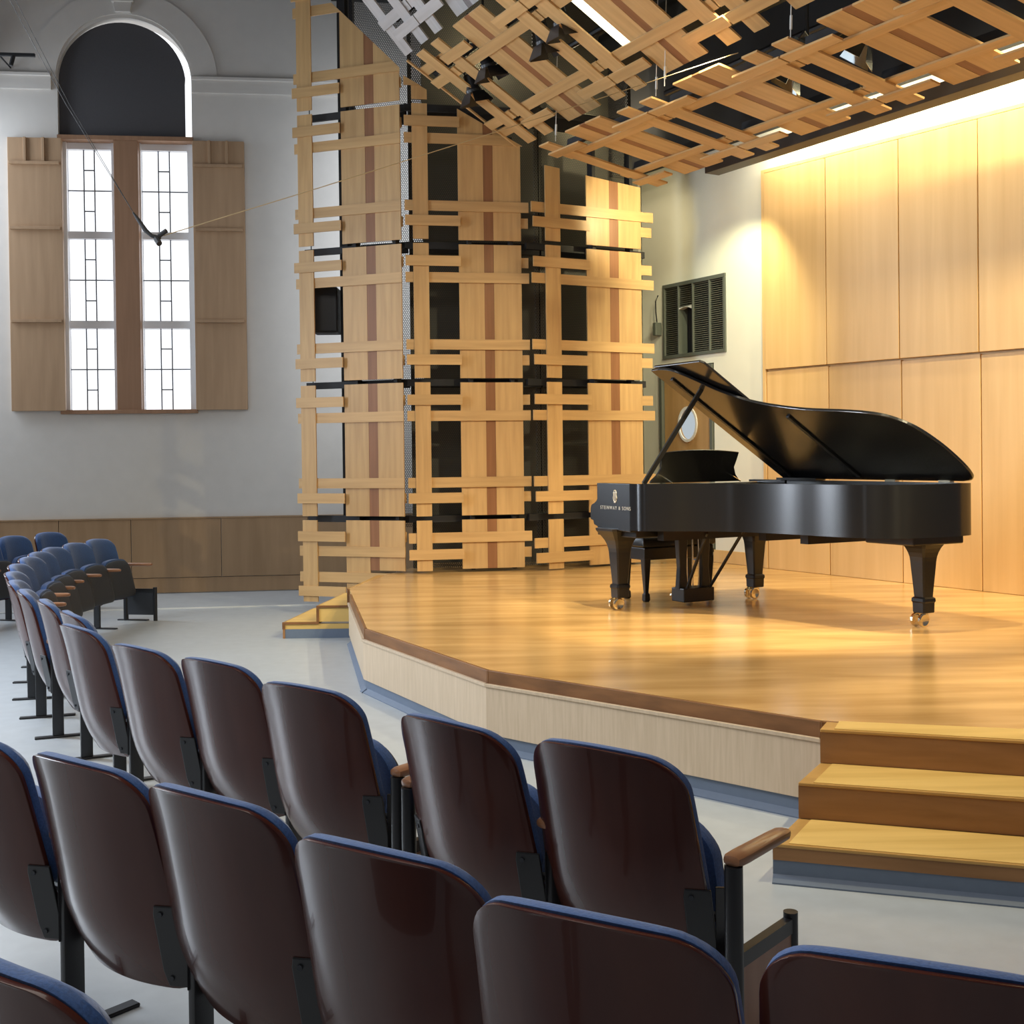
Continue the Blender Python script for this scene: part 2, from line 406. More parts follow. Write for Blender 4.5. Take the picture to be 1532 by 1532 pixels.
wall_back = struct(sw.build('wall_back', M['stageplaster'])); tag(wall_back, 'cream painted stage back wall')
o = struct(MB().rect(-5.2, 2.45, 5.0, 7.4, BW, -0.3, 0.30).build('wall_upper', M['matteblack'])); tag(o, 'black upper wall above the stage back wall')
cols = [0.0, -0.878, -1.785, -2.645, -3.53, -4.40, -5.2]
tp = struct(empty('trim_6')); tag(tp, 'two tiers of large honey coloured wall panels behind the piano')
for a, b in zip(cols[:-1], cols[1:]):
    za, zb = 4.555 + 0.033 * a, 4.555 + 0.033 * b
    MB().prism([(b + 0.006, 2.525 + 0.012 * b), (a - 0.006, 2.525 + 0.012 * a), (a - 0.006, za), (b + 0.006, zb)], BW, 0.035, 0.075).build('panel', M['panel'], tp, bevel=0.003)
    MB().rect(b + 0.006, a - 0.006, 0.452, 2.500 + 0.012 * a, BW, 0.02, 0.05).build('panel', M['panel'], tp, bevel=0.003)
MB().rect(-5.2, 0.05, 0.452, 4.50, BW, 0.001, 0.022).build('backing_board', M['panel'], tp)
MB().rect(0.004, 0.05, 0.452, 4.575, BW, 0.022, 0.06).build('edge_strip', M['panel'], tp, bevel=0.003)
MB().prism([(-5.2, 4.565 - 0.172), (0.05, 4.565), (0.05, 4.60), (-5.2, 4.60 - 0.172)], BW, 0.001, 0.06).build('top_strip', M['panel'], tp, bevel=0.003)
o = struct(MB().rect(0.055, 0.915, 0.452, 0.59, BW, 0.001, 0.02).build('baseboard_back', M['panel'], bevel=0.003)); tag(o, 'honey wood skirting beside the stage door')

# stage door
dr = struct(empty('door_1')); tag(dr, 'wooden stage door with a round window behind the piano')
f = MB(); f.rect(0.915, 0.965, 0.452, 2.655, BW, -0.10, 0.02); f.rect(1.82, 1.87, 0.452, 2.655, BW, -0.10, 0.02); f.rect(0.965, 1.82, 2.60, 2.655, BW, -0.10, 0.02)
f.build('door_frame', M['metalgrey'], dr, bevel=0.004)
hole = [(1.385 + 0.145 * math.cos(R(a)), 1.995 + 0.175 * math.sin(R(a))) for a in range(0, 360, 15)]
d_ = MB(); kh = [hole[i % 24] for i in range(18, 18 - 25, -1)]
d_.prism([(1.385, 0.46), (1.815, 0.46), (1.815, 2.595), (0.97, 2.595), (0.97, 0.46), (1.385, 0.46)] + kh, BW, -0.06, -0.02)
d_.build('door_leaf', M['doorwood'], dr)
MB().prism(hole, BW, -0.05, -0.04).build('pane', M['doorglass'], dr)
rg = MB(); ring_o = [(1.385 + 0.172 * math.cos(R(a)), 1.995 + 0.205 * math.sin(R(a))) for a in range(0, 360, 15)]
for i in range(24):
    j = (i + 1) % 24; rg.prism([hole[i], ring_o[i], ring_o[j], hole[j]], BW, -0.03, -0.005)
rg.build('window_ring', M['pale_metal'], dr)

# louvred air grille above the door
gr = tag(empty('air_grille', BW[0] + BW[1] * 1.24 + Z * 2.77), 'dark grey louvred air grille with one open bay above the stage door', 'grille')
fr = (BW[0] - Vector(gr.location), BW[1], BW[2], BW[3])
f = MB(); f.rect(0.683, 1.79, 2.765, 2.805, fr, -0.12, 0.02); f.rect(0.683, 1.79, 3.585, 3.628, fr, -0.12, 0.02)
for a, b in ((0.683, 0.722), (0.94, 0.962), (1.232, 1.254), (1.49, 1.512), (1.752, 1.79)): f.rect(a, b, 2.805, 3.585, fr, -0.12, 0.018)
f.build('grille_frame', M['metalgrey'], gr, bevel=0.003)
for a, b, z0 in ((0.722, 0.94, 2.81), (0.962, 1.232, 2.81), (1.254, 1.49, 3.34), (1.512, 1.752, 2.81)):
    sl = MB(); zz = z0 + 0.012
    while zz < 3.575:
        sl.prism([(-0.06, zz + 0.014), (-0.056, zz + 0.018), (0.004, zz), (0.0, zz - 0.004)], (fr[0] + fr[1] * a, fr[3], Z.copy(), fr[1]), 0, b - a); zz += 0.0235
    s_ = sl.build('louvre_slats', M['louvre'], gr); s_['kind'] = 'stuff'
MB().rect(0.70, 1.77, 2.79, 3.60, fr, -0.125, -0.12).build('grille_back', M['matteblack'], gr)
hb = MB(); hb.prism([(1.254, 3.30), (1.33, 3.33), (1.41, 3.335), (1.49, 3.315), (1.49, 3.335), (1.254, 3.345)], fr, -0.06, 0.012)
hb.build('bay_header', M['pale_metal'], gr)

# small wall box with conduit
wbx = tag(empty('wall_box', BW[0] + BW[1] * 1.86 + Z * 3.1), 'small grey wall box with a bent cable beside the air grille', 'box')
fr = (BW[0] - Vector(wbx.location), BW[1], BW[2], BW[3])
MB().rect(1.83, 1.89, 3.05, 3.20, fr, 0.0, 0.09).build('housing', M['metalgrey'], wbx, bevel=0.006)
P = lambda u, z, d: fr[0] + fr[1] * u + Z * z + fr[3] * d
MB().tube([P(1.87, 3.52, 0.02), P(1.865, 3.45, 0.06), P(1.85, 3.33, 0.07), P(1.855, 3.20, 0.05)], 0.008, 6).build('cable', M['wire'], wbx, smooth=True)

# dark valance in front of the wall washer
va = tag(MB().rect(-5.2, -0.06, 4.455, 4.575, BW, 0.72, 0.90).build('lighting_valance', mat('brown black valance', (0.05, 0.032, 0.018), 0.5), bevel=0.004),
         'long dark brown lighting valance below the canopy along the panelled wall', 'valance')
va.modifiers.clear()

# dark ceiling over the stage, dark wall behind the perforated screens
o = struct(MB().prism([(-2.2, 9.6), (-0.9, 6.0), (3.2, 1.5), (9, 1.5), (9, 16), (-2.2, 16)], WORLD, 7.4, 7.5).build('ceiling', M['ceil'])); tag(o, 'dark ceiling void above the stage canopy')
BK = [(-0.98, 13.75), (0.45, 13.95), (1.45, 14.7), (1.9, 14.75)]
bb = MB()
for p, q in zip(BK[:-1], BK[1:]):
    ddx = Vector((q[0] - p[0], q[1] - p[1], 0)); nn = Vector((ddx.y, -ddx.x, 0)).normalized()
    bb.rect(0, ddx.length, 0, 7.4, (Vector((p[0], p[1], 0)), ddx.normalized(), Z.copy(), nn), -0.1, 0)
o = struct(bb.build('wall_backstage', M['backing'])); tag(o, 'dark backstage wall behind the perforated screens')

# ------------------------------------------------------------------ stage platform
DECK = 0.45
E_ = [(-1.297, 12.42), (-1.51, 11.06), (-1.43, 10.62), (-1.037, 8.478), (-0.138, 6.766), (1.377, 5.379), (3.30, 4.66), (5.35, 4.60)]
stage = struct(empty('stage_platform')); tag(stage, 'low polygonal stage with honey wood floor and pale fascia')
outline = E_ + [(8.5, 5.2), (8.5, 8.2)] + [(4.5, 9.5), (2.6, 12.72), (1.5, 14.6), (-1.0, 13.6)]
# keep the deck inside the wall line
outline = E_ + [(6.0, 5.0), (5.32, 8.10), (1.60, 14.42), (0.40, 13.85), (-0.95, 13.65)]
MB().prism(outline, WORLD, 0.39, DECK).build('deck', M['deck'], stage)
for i in range(1, len(E_) - 1):
    p, q = Vector((*E_[i], 0)), Vector((*E_[i + 1], 0))
    if i == 1: continue
    d = (q - p).normalized(); L = (q - p).length; n = Vector((d.y, -d.x, 0))
    if n.dot(Vector((-1, -1, 0))) < 0: n = -n
    fr = (p, d, Z.copy(), n); ext = 0.012
    MB().rect(-ext, L + ext, 0.375, DECK - 0.0005, fr, 0.0, 0.020).build('nosing', M['edge'], stage, bevel=0.003)
    MB().rect(-ext * 0.6, L + ext * 0.6, 0.09, 0.362, fr, -0.02, 0.028).build('fascia_panel', M['fascia'], stage, bevel=0.002)
    MB().rect(-ext, L + ext, 0.358, 0.376, fr, -0.02, 0.038).build('fascia_cap', M['fascia'], stage, bevel=0.002)
    MB().rect(-ext * 0.2, L + ext * 0.2, 0.0, 0.095, fr, -0.02, 0.012).build('toe_base', M['toe'], stage)
    MB().prism([(0.012, 0.0), (0.045, 0.0), (0.045, 0.006), (0.012, 0.03)], (p, n, Z.copy(), d), -ext * 3, L + ext * 3).build('cove_base', M['toe'], stage)


# front steps (right foreground): riser line direction rd, going into the stage along bd
st = tag(empty('stage_steps', (1.0, 4.6, 0)), 'three yellow topped wooden steps at the front of the stage', 'steps', 'stage steps')
o0 = Vector((1.0, 4.6, 0))
A0 = [Vector((0.985, 4.612, 0)), Vector((1.158, 4.917, 0)), Vector((1.325, 5.215, 0)), Vector((1.40, 5.372, 0))]
rd = Vector((0.950, -0.313, 0)); bd = Vector((0.313, 0.950, 0))
LEN = 2.6
for k in range(3):
    a, c = A0[k] - o0, A0[k + 1] - o0
    zt = 0.15 * (k + 1)
    d = c - a
    # tread with a darker border inlay
    poly = [tuple(a.xy), tuple((a + rd * LEN).xy), tuple((a + rd * LEN + bd * 0.36).xy), tuple((c + bd * 0.02).xy)]
    MB().prism(poly, WORLD, zt - 0.014, zt - 0.001).build('tread', M['treadedge'], st, bevel=0.003)
    i1 = a + rd * 0.06 + bd * 0.012; i2 = c + rd * 0.05
    poly = [tuple(i1.xy), tuple((a + rd * LEN + bd * 0.012).xy), tuple((a + rd * LEN + bd * 0.33).xy), tuple((i2).xy)]
    MB().prism(poly, WORLD, zt - 0.001, zt + 0.002).build('tread_inlay', M['tread'], st)
    fr = (a + bd * 0.006, rd, Z.copy(), -bd)
    if k == 0:
        MB().rect(0.0, LEN, 0.085, zt - 0.014, fr, -0.02, 0.0).build('riser', M['riser'], st)
        MB().rect(0.0, LEN, 0.0, 0.085, fr, -0.02, -0.004).build('toe_base', M['toe'], st)
        MB().prism([(-0.004, 0.0), (0.028, 0.0), (0.028, 0.006), (-0.004, 0.03)], (fr[0], -bd, Z.copy(), rd), 0.0, LEN).build('cove_base', M['toe'], st)
    else:
        MB().rect(0.0, LEN, zt - 0.15 + 0.002, zt - 0.014, fr, -0.02, 0.0).build('riser', M['riser'], st)
    sd = (A0[3] - A0[k]).normalized(); fs = (a + rd * 0.006, sd, Z.copy(), Vector((-sd.y, sd.x, 0)))
    MB().rect(0.021, (A0[3] - A0[k]).length + 0.0, max(0.0, zt - 0.15), zt - 0.014, fs, -0.02, 0.0).build('side_panel', M['riser'], st)

# side steps (left end of the stage)
st2 = tag(empty('stage_steps', (-2.0, 11.1, 0)), 'small flight of three wooden steps at the far left end of the stage', 'steps', 'stage steps')
o0 = Vector((-2.0, 11.1, 0))
xs = [-2.13, -1.815, -1.53]
for k in range(3):
    zt = 0.15 * (k + 1); x0 = xs[k]; x1 = xs[k + 1] if k < 2 else -1.50
    a = Vector((x0, 11.05, 0)) - o0; sh = Vector((0.115, 1.05, 0))
    x1b = x1 + 0.02
    poly = [(a.x, a.y), (x1b - o0.x, a.y), (x1b - o0.x + sh.x, a.y + sh.y), (a.x + sh.x, a.y + sh.y)]
    if k == 2: poly = [(a.x, a.y), (x1b - o0.x, a.y), (-1.32 - o0.x, a.y + 1.3), (-1.40 - o0.x, a.y + 1.3)]
    MB().prism(poly, WORLD, zt - 0.02, zt - 0.001).build('tread', M['treadedge'], st2, bevel=0.003)
    inl = [(p[0] * 0.86 + (a.x + 0.20) * 0.14, p[1] * 0.94 + (a.y + 0.5) * 0.06) for p in poly]
    if k < 2: MB().prism(inl, WORLD, zt - 0.001, zt + 0.001).build('tread_inlay', M['tread'], st2)
    MB().box(a.x + 0.004, -1.512 - o0.x, a.y + 0.008, a.y + 0.028, max(0.085, zt - 0.15), zt - 0.02).build('side_panel', M['tread'], st2)
    MB().prism([(a.x + 0.004, a.y), (a.x + sh.x + 0.004, a.y + sh.y), (a.x + sh.x + 0.024, a.y + sh.y), (a.x + 0.024, a.y)], WORLD, max(0.0, zt - 0.15), zt - 0.02).build('riser', M['riser'], st2)
    e = MB(); e.box(a.x, a.x + 0.02, a.y - 0.004, a.y + 0.008, max(0.085, zt - 0.15), zt); e.box(a.x + 0.02, x1b - o0.x, a.y - 0.004, a.y + 0.008, zt - 0.02, zt)
    e.build('edge_strip', M['edge'], st2)
MB().box(-2.126 + 2.0, -1.512 + 2.0, -0.046, -0.03, 0, 0.085).build('toe_base', M['toe'], st2)


# ------------------------------------------------------------------ woven timber screens
def weave(parent, fr, nar, wid, stripe, span, mods, cut=None, T=0.018, sgn=1.0, stub=True, wm='maple', im='walnut'):
    """mods: list of (z0, z1, [(zc, kind)], opts). kind 'o': over the narrow board and behind the wide one;
    'u': behind the narrow board and over the wide one."""
    def put(name, poly, d0, d1, m, swap=False):
        if cut:
            for c in cut:
                poly = clip(poly, *c)
                if len(poly) < 3: return
        MB().prism(poly, fr, sgn * d0, sgn * d1, swap).build(name, m, parent)
    q = lambda u0, u1, v0, v1: [(u0, v0), (u1, v0), (u1, v1), (u0, v1)]
    for (z0, z1, hs, zn0, zn1, zr) in mods:
        for nn in nar: put('narrow_board', q(nn[0], nn[1], zn0, zn1), 2 * T, 3 * T - 0.001, M[wm])
        put('wide_board', q(wid[0], stripe[0], z0, z1), 0, T - 0.001, M[wm])
        put('wide_board', q(stripe[1], wid[1], zr, z1), 0, T - 0.001, M[wm])
        put('inlay_strip', q(stripe[0] + 0.001, stripe[1] - 0.001, zr, z1), 0.002, T - 0.003, M[im])
        for zc, kind in hs:
            h = 0.053
            if kind == 'u':
                put('cross_board', q(span[0], span[1], zc - h, zc + h), T, 2 * T - 0.001, M[wm], True)
            else:
                put('cross_board', q(span[0], wid[0] + 0.012, zc - h, zc + h), 3 * T, 4 * T - 0.001, M[wm], True)
                if len(nar) == 2: put('cross_board', q(wid[1] - 0.012, span[1], zc - h, zc + h), 3 * T, 4 * T - 0.001, M[wm], True)
                elif stub: put('cross_board', q(wid[1] - 0.08, span[1], zc - h, zc + h), -T, -0.001, M[wm], True)


def full(z0, z1, dz=0.0):
    p = z1 - z0; g = 0.022
    return (z0 + g, z1 - g, [(z1 - 0.142 * p, 'o'), (z1 - 0.258 * p, 'u'), (z1 - 0.742 * p, 'u'), (z1 - 0.853 * p, 'o')], z0 + g, z1 - g, z0 + g)


SCR = []
GAPS = [1.02, 2.45, 3.885, 5.32, 6.76]


def screen(P, deg, nar, wid, stripe, span, bottom, cutline, label):
    fr0 = frame(P, deg); e = tag(empty('woven_screen', (P[0], P[1], 0)), label, 'screen', 'woven timber screens')
    fr = (Vector((0, 0, 0)), fr0[1], fr0[2], fr0[3])
    mods = [full(a, b) for a, b in zip(GAPS[:-1], GAPS[1:])]
    (u0, v0), (u1, v1) = cutline
    # keep below the cut line
    a, b = -(v1 - v0), (u1 - u0); c = a * u0 + b * v0
    weave(e, fr, [nar], wid, stripe, span, mods + [bottom], [(a, b, c)])
    # black steel carrier frame behind the boards
    k = MB()
    for z in GAPS[:-1]: k.rect(span[0] + 0.02, span[1] - 0.01, z - 0.05, z + 0.02, fr, -0.16, -0.12)
    for u in (wid[0] + 0.12, wid[1] - 0.10): k.rect(u - 0.02, u + 0.02, 0.47, 5.0, fr, -0.12, -0.02)
    k.build('carrier_frame', M['matteblack'], e)
    return e


s1b = (0.20, 0.998, [(0.827, 'o'), (0.67, 'u'), (0.395, 'u'), (0.245, 'o')], 0.13, 0.998, 0.475)
S1 = screen((-2.28, 12.9), -20, (0.062, 0.236), (0.563, 1.242), (0.841, 0.950), (0.013, 1.252), s1b, ((0.434, 6.488), (1.261, 5.665)),
            'woven timber screen nearest the plaster wall, its top cut slanting down to the right')
s2b = (0.485, 0.998, [(0.815, 'u'), (0.645, 'o')], 0.475, 0.998, 0.485)
S2 = screen((-1.10, 12.45), 10, (0.103, 0.263), (0.581, 1.240), (0.845, 0.948), (0.022, 1.319), s2b, ((0.129, 5.513), (1.237, 4.91)),
            'middle of the three woven timber screens behind the stage')
s3b = (0.475, 0.985, [(0.740, 'u'), (0.585, 'o')], 0.462, 0.985, 0.475)
S3 = screen((0.236, 12.6), 28, (0.137, 0.316), (0.66, 1.358), (0.949, 1.065), (-0.02, 1.51), s3b, ((0.155, 4.692), (1.37, 4.578)),
            'woven timber screen directly behind the piano keyboard, lit yellow at its top')

# perforated steel sheets behind the screens
PL = [((-1.72, 13.10), (-1.08, 12.93), 'perfpale', 'perforated steel sheet glowing pale between the left and middle timber screens'),
      ((-1.07, 12.93), (0.32, 13.17), 'perf', 'dark perforated steel sheet behind the middle timber screen'),
      ((0.33, 13.18), (1.40, 13.73), 'perf', 'dark perforated steel sheet behind the screen at the piano')]
for p, q, mk, lab in PL:
    d = Vector((q[0] - p[0], q[1] - p[1], 0)); L = d.length; d.normalize()
    e = tag(empty('perforated_sheet', (p[0], p[1], 0)), lab, 'sheet', 'perforated steel sheets')
    fr = (Vector((0, 0, 0)), d, Z.copy(), Vector((d.y, -d.x, 0)))
    MB().rect(0.0, L, 0.46 if mk == 'perf' else 0.9, 7.3, fr, -0.002, 0.0).build('sheet', M[mk], e)
    pf = MB()
    for u in ((0.02, L - 0.02) if mk == 'perf' else (0.03,)): pf.rect(u - 0.02, u + 0.02, 0.46, 7.3, fr, -0.06, -0.004)
    if mk == 'perfpale': pf.rect(-0.11, -0.02, 1.0, 7.3, fr, -0.10, 0.05)
    for z in (5.30,): pf.rect(0.0, L, z - 0.08, z + 0.08, fr, 0.004, 0.06)
    for z in (1.0, 2.43, 3.87): pf.rect(0.0, L, z - 0.03, z + 0.03, fr, 0.004, 0.04)
    pf.build('sheet_frame', M['matteblack'], e)

# ------------------------------------------------------------------ canopy panels
TIL = {}


def canopy_frame(O, A, B):
    A = Vector(A).normalized(); B = Vector(B).normalized(); N = A.cross(B).normalized()
    B = N.cross(A).normalized()
    if N.z < 0: N = -N
    return (Vector(O), A, B, -N)


def canopy_tile(fr0, uc, label, cut=None, only=None, wm='maple', im='walnut'):
    O = fr0[0] + fr0[1] * uc
    e = tag(empty('canopy_panel', O), label, 'canopy', 'woven canopy panels over the stage')
    fr = (Vector((0, 0, 0)), fr0[1], fr0[2], fr0[3])
    Lm = 1.415
    nar = [(-0.725, -0.555), (0.555, 0.725)]; wid = (-0.285, 0.285); stp = (-0.045, 0.045); span = (-0.795, 0.79)
    hs = [(0.142 * Lm, 'o'), (0.258 * Lm, 'u'), (0.742 * Lm, 'u'), (0.853 * Lm, 'o')]
    if only == 'right': nar = [(0.555, 0.725)]; 
    weave(e, fr, nar, wid, stp, span, [(0.0, Lm, hs, -0.005, Lm, 0.0)], cut, 0.018, 1.0, wm=wm, im=im)
    # suspended black carrier angles above the boards
    k = MB()
    for v in (0.30, 1.10):
        k.rect(span[0] + 0.1 if not cut else 0.3, span[1] - 0.1, v - 0.02, v + 0.02, fr, -0.10, -0.03)
    k.build('carrier_rail', M['matteblack'], e)
    return e


A2 = (0.504, -0.864, 0.0)
C2 = canopy_frame((0.660, 10.90, 4.647), A2, (0.866, 0.470, -0.165))
names2 = ['leftmost panel of the lower canopy row, over the piano keyboard', 'second panel from the left in the lower canopy row',
          'third panel from the left in the lower canopy row', 'rightmost panel of the lower canopy row at the frame edge']
for i in range(4): canopy_tile(C2, 0.02 + 1.605 * i, 'woven maple ' + names2[i])
A1 = (0.469, -0.883, 0.0)
C1 = canopy_frame((-0.362, 10.766, 5.584), A1, (0.762, 0.405, -0.505))
canopy_tile(C1, -1.60, 'short end strip of the upper canopy row, next to the pale panels', cut=[(-1, 0, -0.26)], only='right')
names1 = ['upper row woven canopy panel with black lamps in its openings', 'upper row woven canopy panel beside the glowing lamp strip', 'upper row woven canopy panel cut by the top edge of the photo']
for i in range(3): canopy_tile(C1, 0.02 + 1.605 * i, names1[i])
C0 = canopy_frame((-1.635, 11.33, 6.755), A1, (0.883 * math.cos(R(47)), 0.469 * math.cos(R(47)), -math.sin(R(47))))
canopy_tile(C0, -0.60, 'grey steep canopy panel at the top, trimmed to a slanting edge', cut=[(-1, 0.0, -0.10)], wm='paleboard', im='greyinlay')
canopy_tile(C0, 1.005, 'pale grey steep canopy panel at the top of the photo', wm='paleboard', im='greyinlay')
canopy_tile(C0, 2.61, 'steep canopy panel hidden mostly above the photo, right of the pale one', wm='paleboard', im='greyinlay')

# ------------------------------------------------------------------ stage lamps and rigging
def stage_lamp(loc, tgt, label, s=1.0, pale=False):
    e = tag(empty('stage_lamp', loc), label, 'lamp', 'theatre lamps above the canopy')
    d = (Vector(tgt) - Vector(loc)).normalized(); rot = d.to_track_quat('-Z', 'Y').to_matrix()
    def T(p): return rot @ (Vector(p) * s)
    mk = M['black'] if not pale else M['metalgrey']
    b = MB(); n = 12
    b.loft([[T((r * math.cos(6.2832 * k / n), r * math.sin(6.2832 * k / n), z)) for k in range(n)] for r, z in ((0.04, 0.22), (0.085, 0.20), (0.09, 0.02), (0.105, 0.0), (0.105, -0.04))])
    b.build('lamp_body', mk, e, smooth=True)
    for k in range(4):
        a = math.pi / 2 * k; c_, s_ = math.cos(a), math.sin(a)
        pts = [(-0.09, 0, -0.04), (0.09, 0, -0.04), (0.14, 0.09, -0.19), (-0.14, 0.09, -0.19)]
        q = [T((c_ * (x) - s_ * (y + 0.10), s_ * x + c_ * (y + 0.10), z)) for x, y, z in pts]
        nrm = (q[1] - q[0]).cross(q[2] - q[0]).normalized() * 0.004
        m = MB(); m.loft([q, [p + nrm for p in q]]); m.build('barn_door', M['mirror'] if pale else mk, e)
    y = MB(); y.tube([T((-0.12, 0, 0.08)), T((-0.12, 0, 0.26)), T((0.12, 0, 0.26)), T((0.12, 0, 0.08))], 0.012 * s, 6); y.build('yoke', M['black'], e)
    MB().tube([T((0, 0, 0.26)), T((0, 0, 0.26)) + Vector((0, 0, 0.55))], 0.014, 6).build('hanger', M['black'], e)
    return e


def cpt(fr, u, v, d): return fr[0] + fr[1] * u + fr[2] * v + fr[3] * d


for u, v, d, lab, s in ((-0.92, 0.62, 0.03, 'black lamp with open flaps lowest at the left end of the upper canopy', 0.72),
                        (-0.42, 0.50, 0.0, 'black lamp with flaps poking through the second slot of the upper canopy', 0.72),
                        (0.48, 0.60, -0.01, 'black lamp between the first and second panels of the upper canopy', 0.72),
                        (0.87, 0.54, -0.01, 'black lamp just left of the glowing lamp strip', 0.72)):
    p = cpt(C1, u, v, d); stage_lamp(p, p + Vector((0.25, 0.15, -1)), lab, s)
for u, v, d, lab in ((1.95 + 0.08, 0.60, -0.16, 'reflector lamp seen through the second slot of the lower canopy'),
                     (4.05, 0.42, -0.20, 'bright reflector lamp at the upper right corner of the photo'),
                     (2.72, 0.66, -0.18, 'reflector lamp seen through the gap left of the third lower canopy panel')):
    p = cpt(C2, u, v, d); stage_lamp(p, p + Vector((-0.5, 0.25, -0.8)), lab, 0.9, True)

# linear lamp and its glowing side plate in the upper canopy
ll = tag(empty('linear_lamp', cpt(C1, 1.23, 0.45, -0.10)), 'lamp strip with a white side plate made to glow, in a slot of the upper canopy', 'lamp')
o0 = Vector(ll.location); frl = (C1[0] - o0, C1[1], C1[2], C1[3])
MB().rect(1.185, 1.197, 0.30, 1.08, frl, -0.17, -0.01).build('glowing_side_plate', M['tube'], ll)  # white plate, no lamp: its emission stands in for lamplight falling on it
MB().rect(1.19, 1.32, 0.30, 1.08, frl, -0.19, -0.175).build('lamp_tray', M['pale_metal'], ll)
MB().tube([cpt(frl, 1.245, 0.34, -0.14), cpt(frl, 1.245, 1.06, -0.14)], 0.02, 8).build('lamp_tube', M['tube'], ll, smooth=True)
MB().rect(1.20, 1.34, 1.07, 1.09, frl, -0.15, -0.02).build('end_bracket', M['pale_metal'], ll)

# overhead pipes
for k, (a, b, lab) in enumerate((((-0.6, 10.6, 6.6), (5.4, -0.2, 6.7), 'black lighting pipe high above the upper canopy row'),
                                 ((0.55, 11.6, 5.55), (6.4, 1.4, 5.6), 'black lighting pipe above the fold between the canopy rows'),
                                 ((1.6, 12.2, 5.3), (6.8, 3.3, 5.3), 'black lighting pipe above the lower canopy row'))):
    tag(MB().tube([a, b], 0.03, 8).build('lighting_pipe', M['black'], smooth=True), lab, 'pipe', 'lighting pipes')
duct = tag(MB().rect(-0.3, 6.5, 0.25, 0.65, (C2[0], C2[1], C2[2], -C2[3]), 0.75, 1.0).build('air_duct', M['ceil']), 'dark air duct running above the lower canopy row', 'duct')
# turnbuckle rods that carry the lower canopy
for i, (u, v) in enumerate(((0.98, 0.10), (1.20, 0.02), (2.58, 0.10), (-0.62, 0.12))):
    e = tag(empty('hanger_rod', cpt(C2, u, v, -0.02)), ['thin steel hanger rod at the joint of the first two lower canopy panels', 'thin steel hanger rod at the tip of the second lower canopy panel',
            'thin steel hanger rod at the joint of the second and third lower panels', 'thin dark hanger rod at the left end of the lower canopy row'][i], 'rod', 'canopy hanger rods')
    MB().tube([(0, 0, 0), (0.05, 0.02, 1.6)], 0.004, 6).build('rod', M['pale_metal'], e)
    MB().tube([(0.004, 0.002, 0.06), (0.007, 0.003, 0.16)], 0.010, 8).build('turnbuckle', M['pale_metal'], e, smooth=True)

# microphone hung on cables
mic = tag(empty('hanging_microphone', (-2.40, 8.2, 3.18)), 'small black stereo microphone hung on cables before the arched window', 'microphone')
m = MB(); m.tube([(0.02, 0, 0.0), (0.075, -0.02, 0.03)], 0.016, 8); m.tube([(0.0, 0, -0.02), (0.03, -0.03, -0.06)], 0.02, 8)
m.tube([(-0.03, 0, 0.0), (0.03, 0, -0.015)], 0.013, 8)
m.build('microphone_head', M['matteblack'], mic, smooth=True)
MB().tube([(-0.03, 0, 0.0), (-0.07, 0, 0.035), (-0.12, 0, 0.11), (-0.155, 0, 0.16)], [0.012, 0.016, 0.013, 0.006], 8).build('cable_sleeve', M['matteblack'], mic, smooth=True)
for dx in (0.0, 0.045):
    MB().tube([(-0.15, 0, 0.155), (-0.60 + dx * 0.5, 0, 0.90), (-1.12 + dx, 0, 1.90)], 0.0022, 6).build('support_cable', M['wire'], mic)
MB().tube([(0.05, 0, 0.0), (1.08, 0.25, 0.37), (2.1, 0.5, 0.745), (3.13, 0.75, 1.13), (4.16, 1.0, 1.523)], 0.0035, 6).build('stay_wire', M['palewire'], mic)

# hanging loudspeaker behind the left screen
sp = tag(empty('loudspeaker', (-2.03, 13.1, 3.0)), 'black loudspeaker cabinet hung behind the left timber screen', 'speaker')
MB().box(-0.10, 0.17, -0.12, 0.16, 0.01, 0.50).build('cabinet', M['matteblack'], sp, bevel=0.01)
MB().box(-0.085, 0.155, -0.128, -0.12, 0.03, 0.48).build('grille', M['black'], sp)
MB().tube([(-0.13, 0.05, -1.6), (-0.13, 0.05, 4.0)], 0.006, 6).build('suspension_cable', M['wire'], sp)

# track with one spot head at the top left
tr = tag(empty('track_light', WL[0] + WL[1] * -1.3 + Z * 6.46 + WL[3] * 0.5), 'black lighting track with one spot head at the top left', 'lamp')
o0 = Vector(tr.location); ft = (WL[0] - o0, WL[1], WL[2], WL[3])
MB().rect(-2.6, -0.985, 6.44, 6.475, ft, 0.48, 0.52).build('track', M['matteblack'], tr)
MB().tube([cpt((ft[0], ft[1], ft[2], ft[3]), -1.23, 6.44, 0.5), cpt(ft, -1.26, 6.33, 0.5)], 0.026, 8).build('spot_head', M['matteblack'], tr)
for u in (-2.4, -1.4): MB().tube([cpt(ft, u, 6.46, 0.5), cpt(ft, u, 6.46, 0.0)], 0.01, 6).build('bracket', M['matteblack'], tr)

# ------------------------------------------------------------------ grand piano
a_ = Vector((0.4725, -0.8813, 0)); b_ = Vector((-0.8813, -0.4725, 0))
BL = Vector((2.006, 9.97, DECK)); PO = BL - a_ * 0.38 - b_ * 0.1125
pn = tag(empty('grand_piano', PO), 'black concert grand piano with raised lid on the stage', 'piano')
PF = (Vector((0, 0, 0)), a_, b_, Z.copy())
W = 1.56


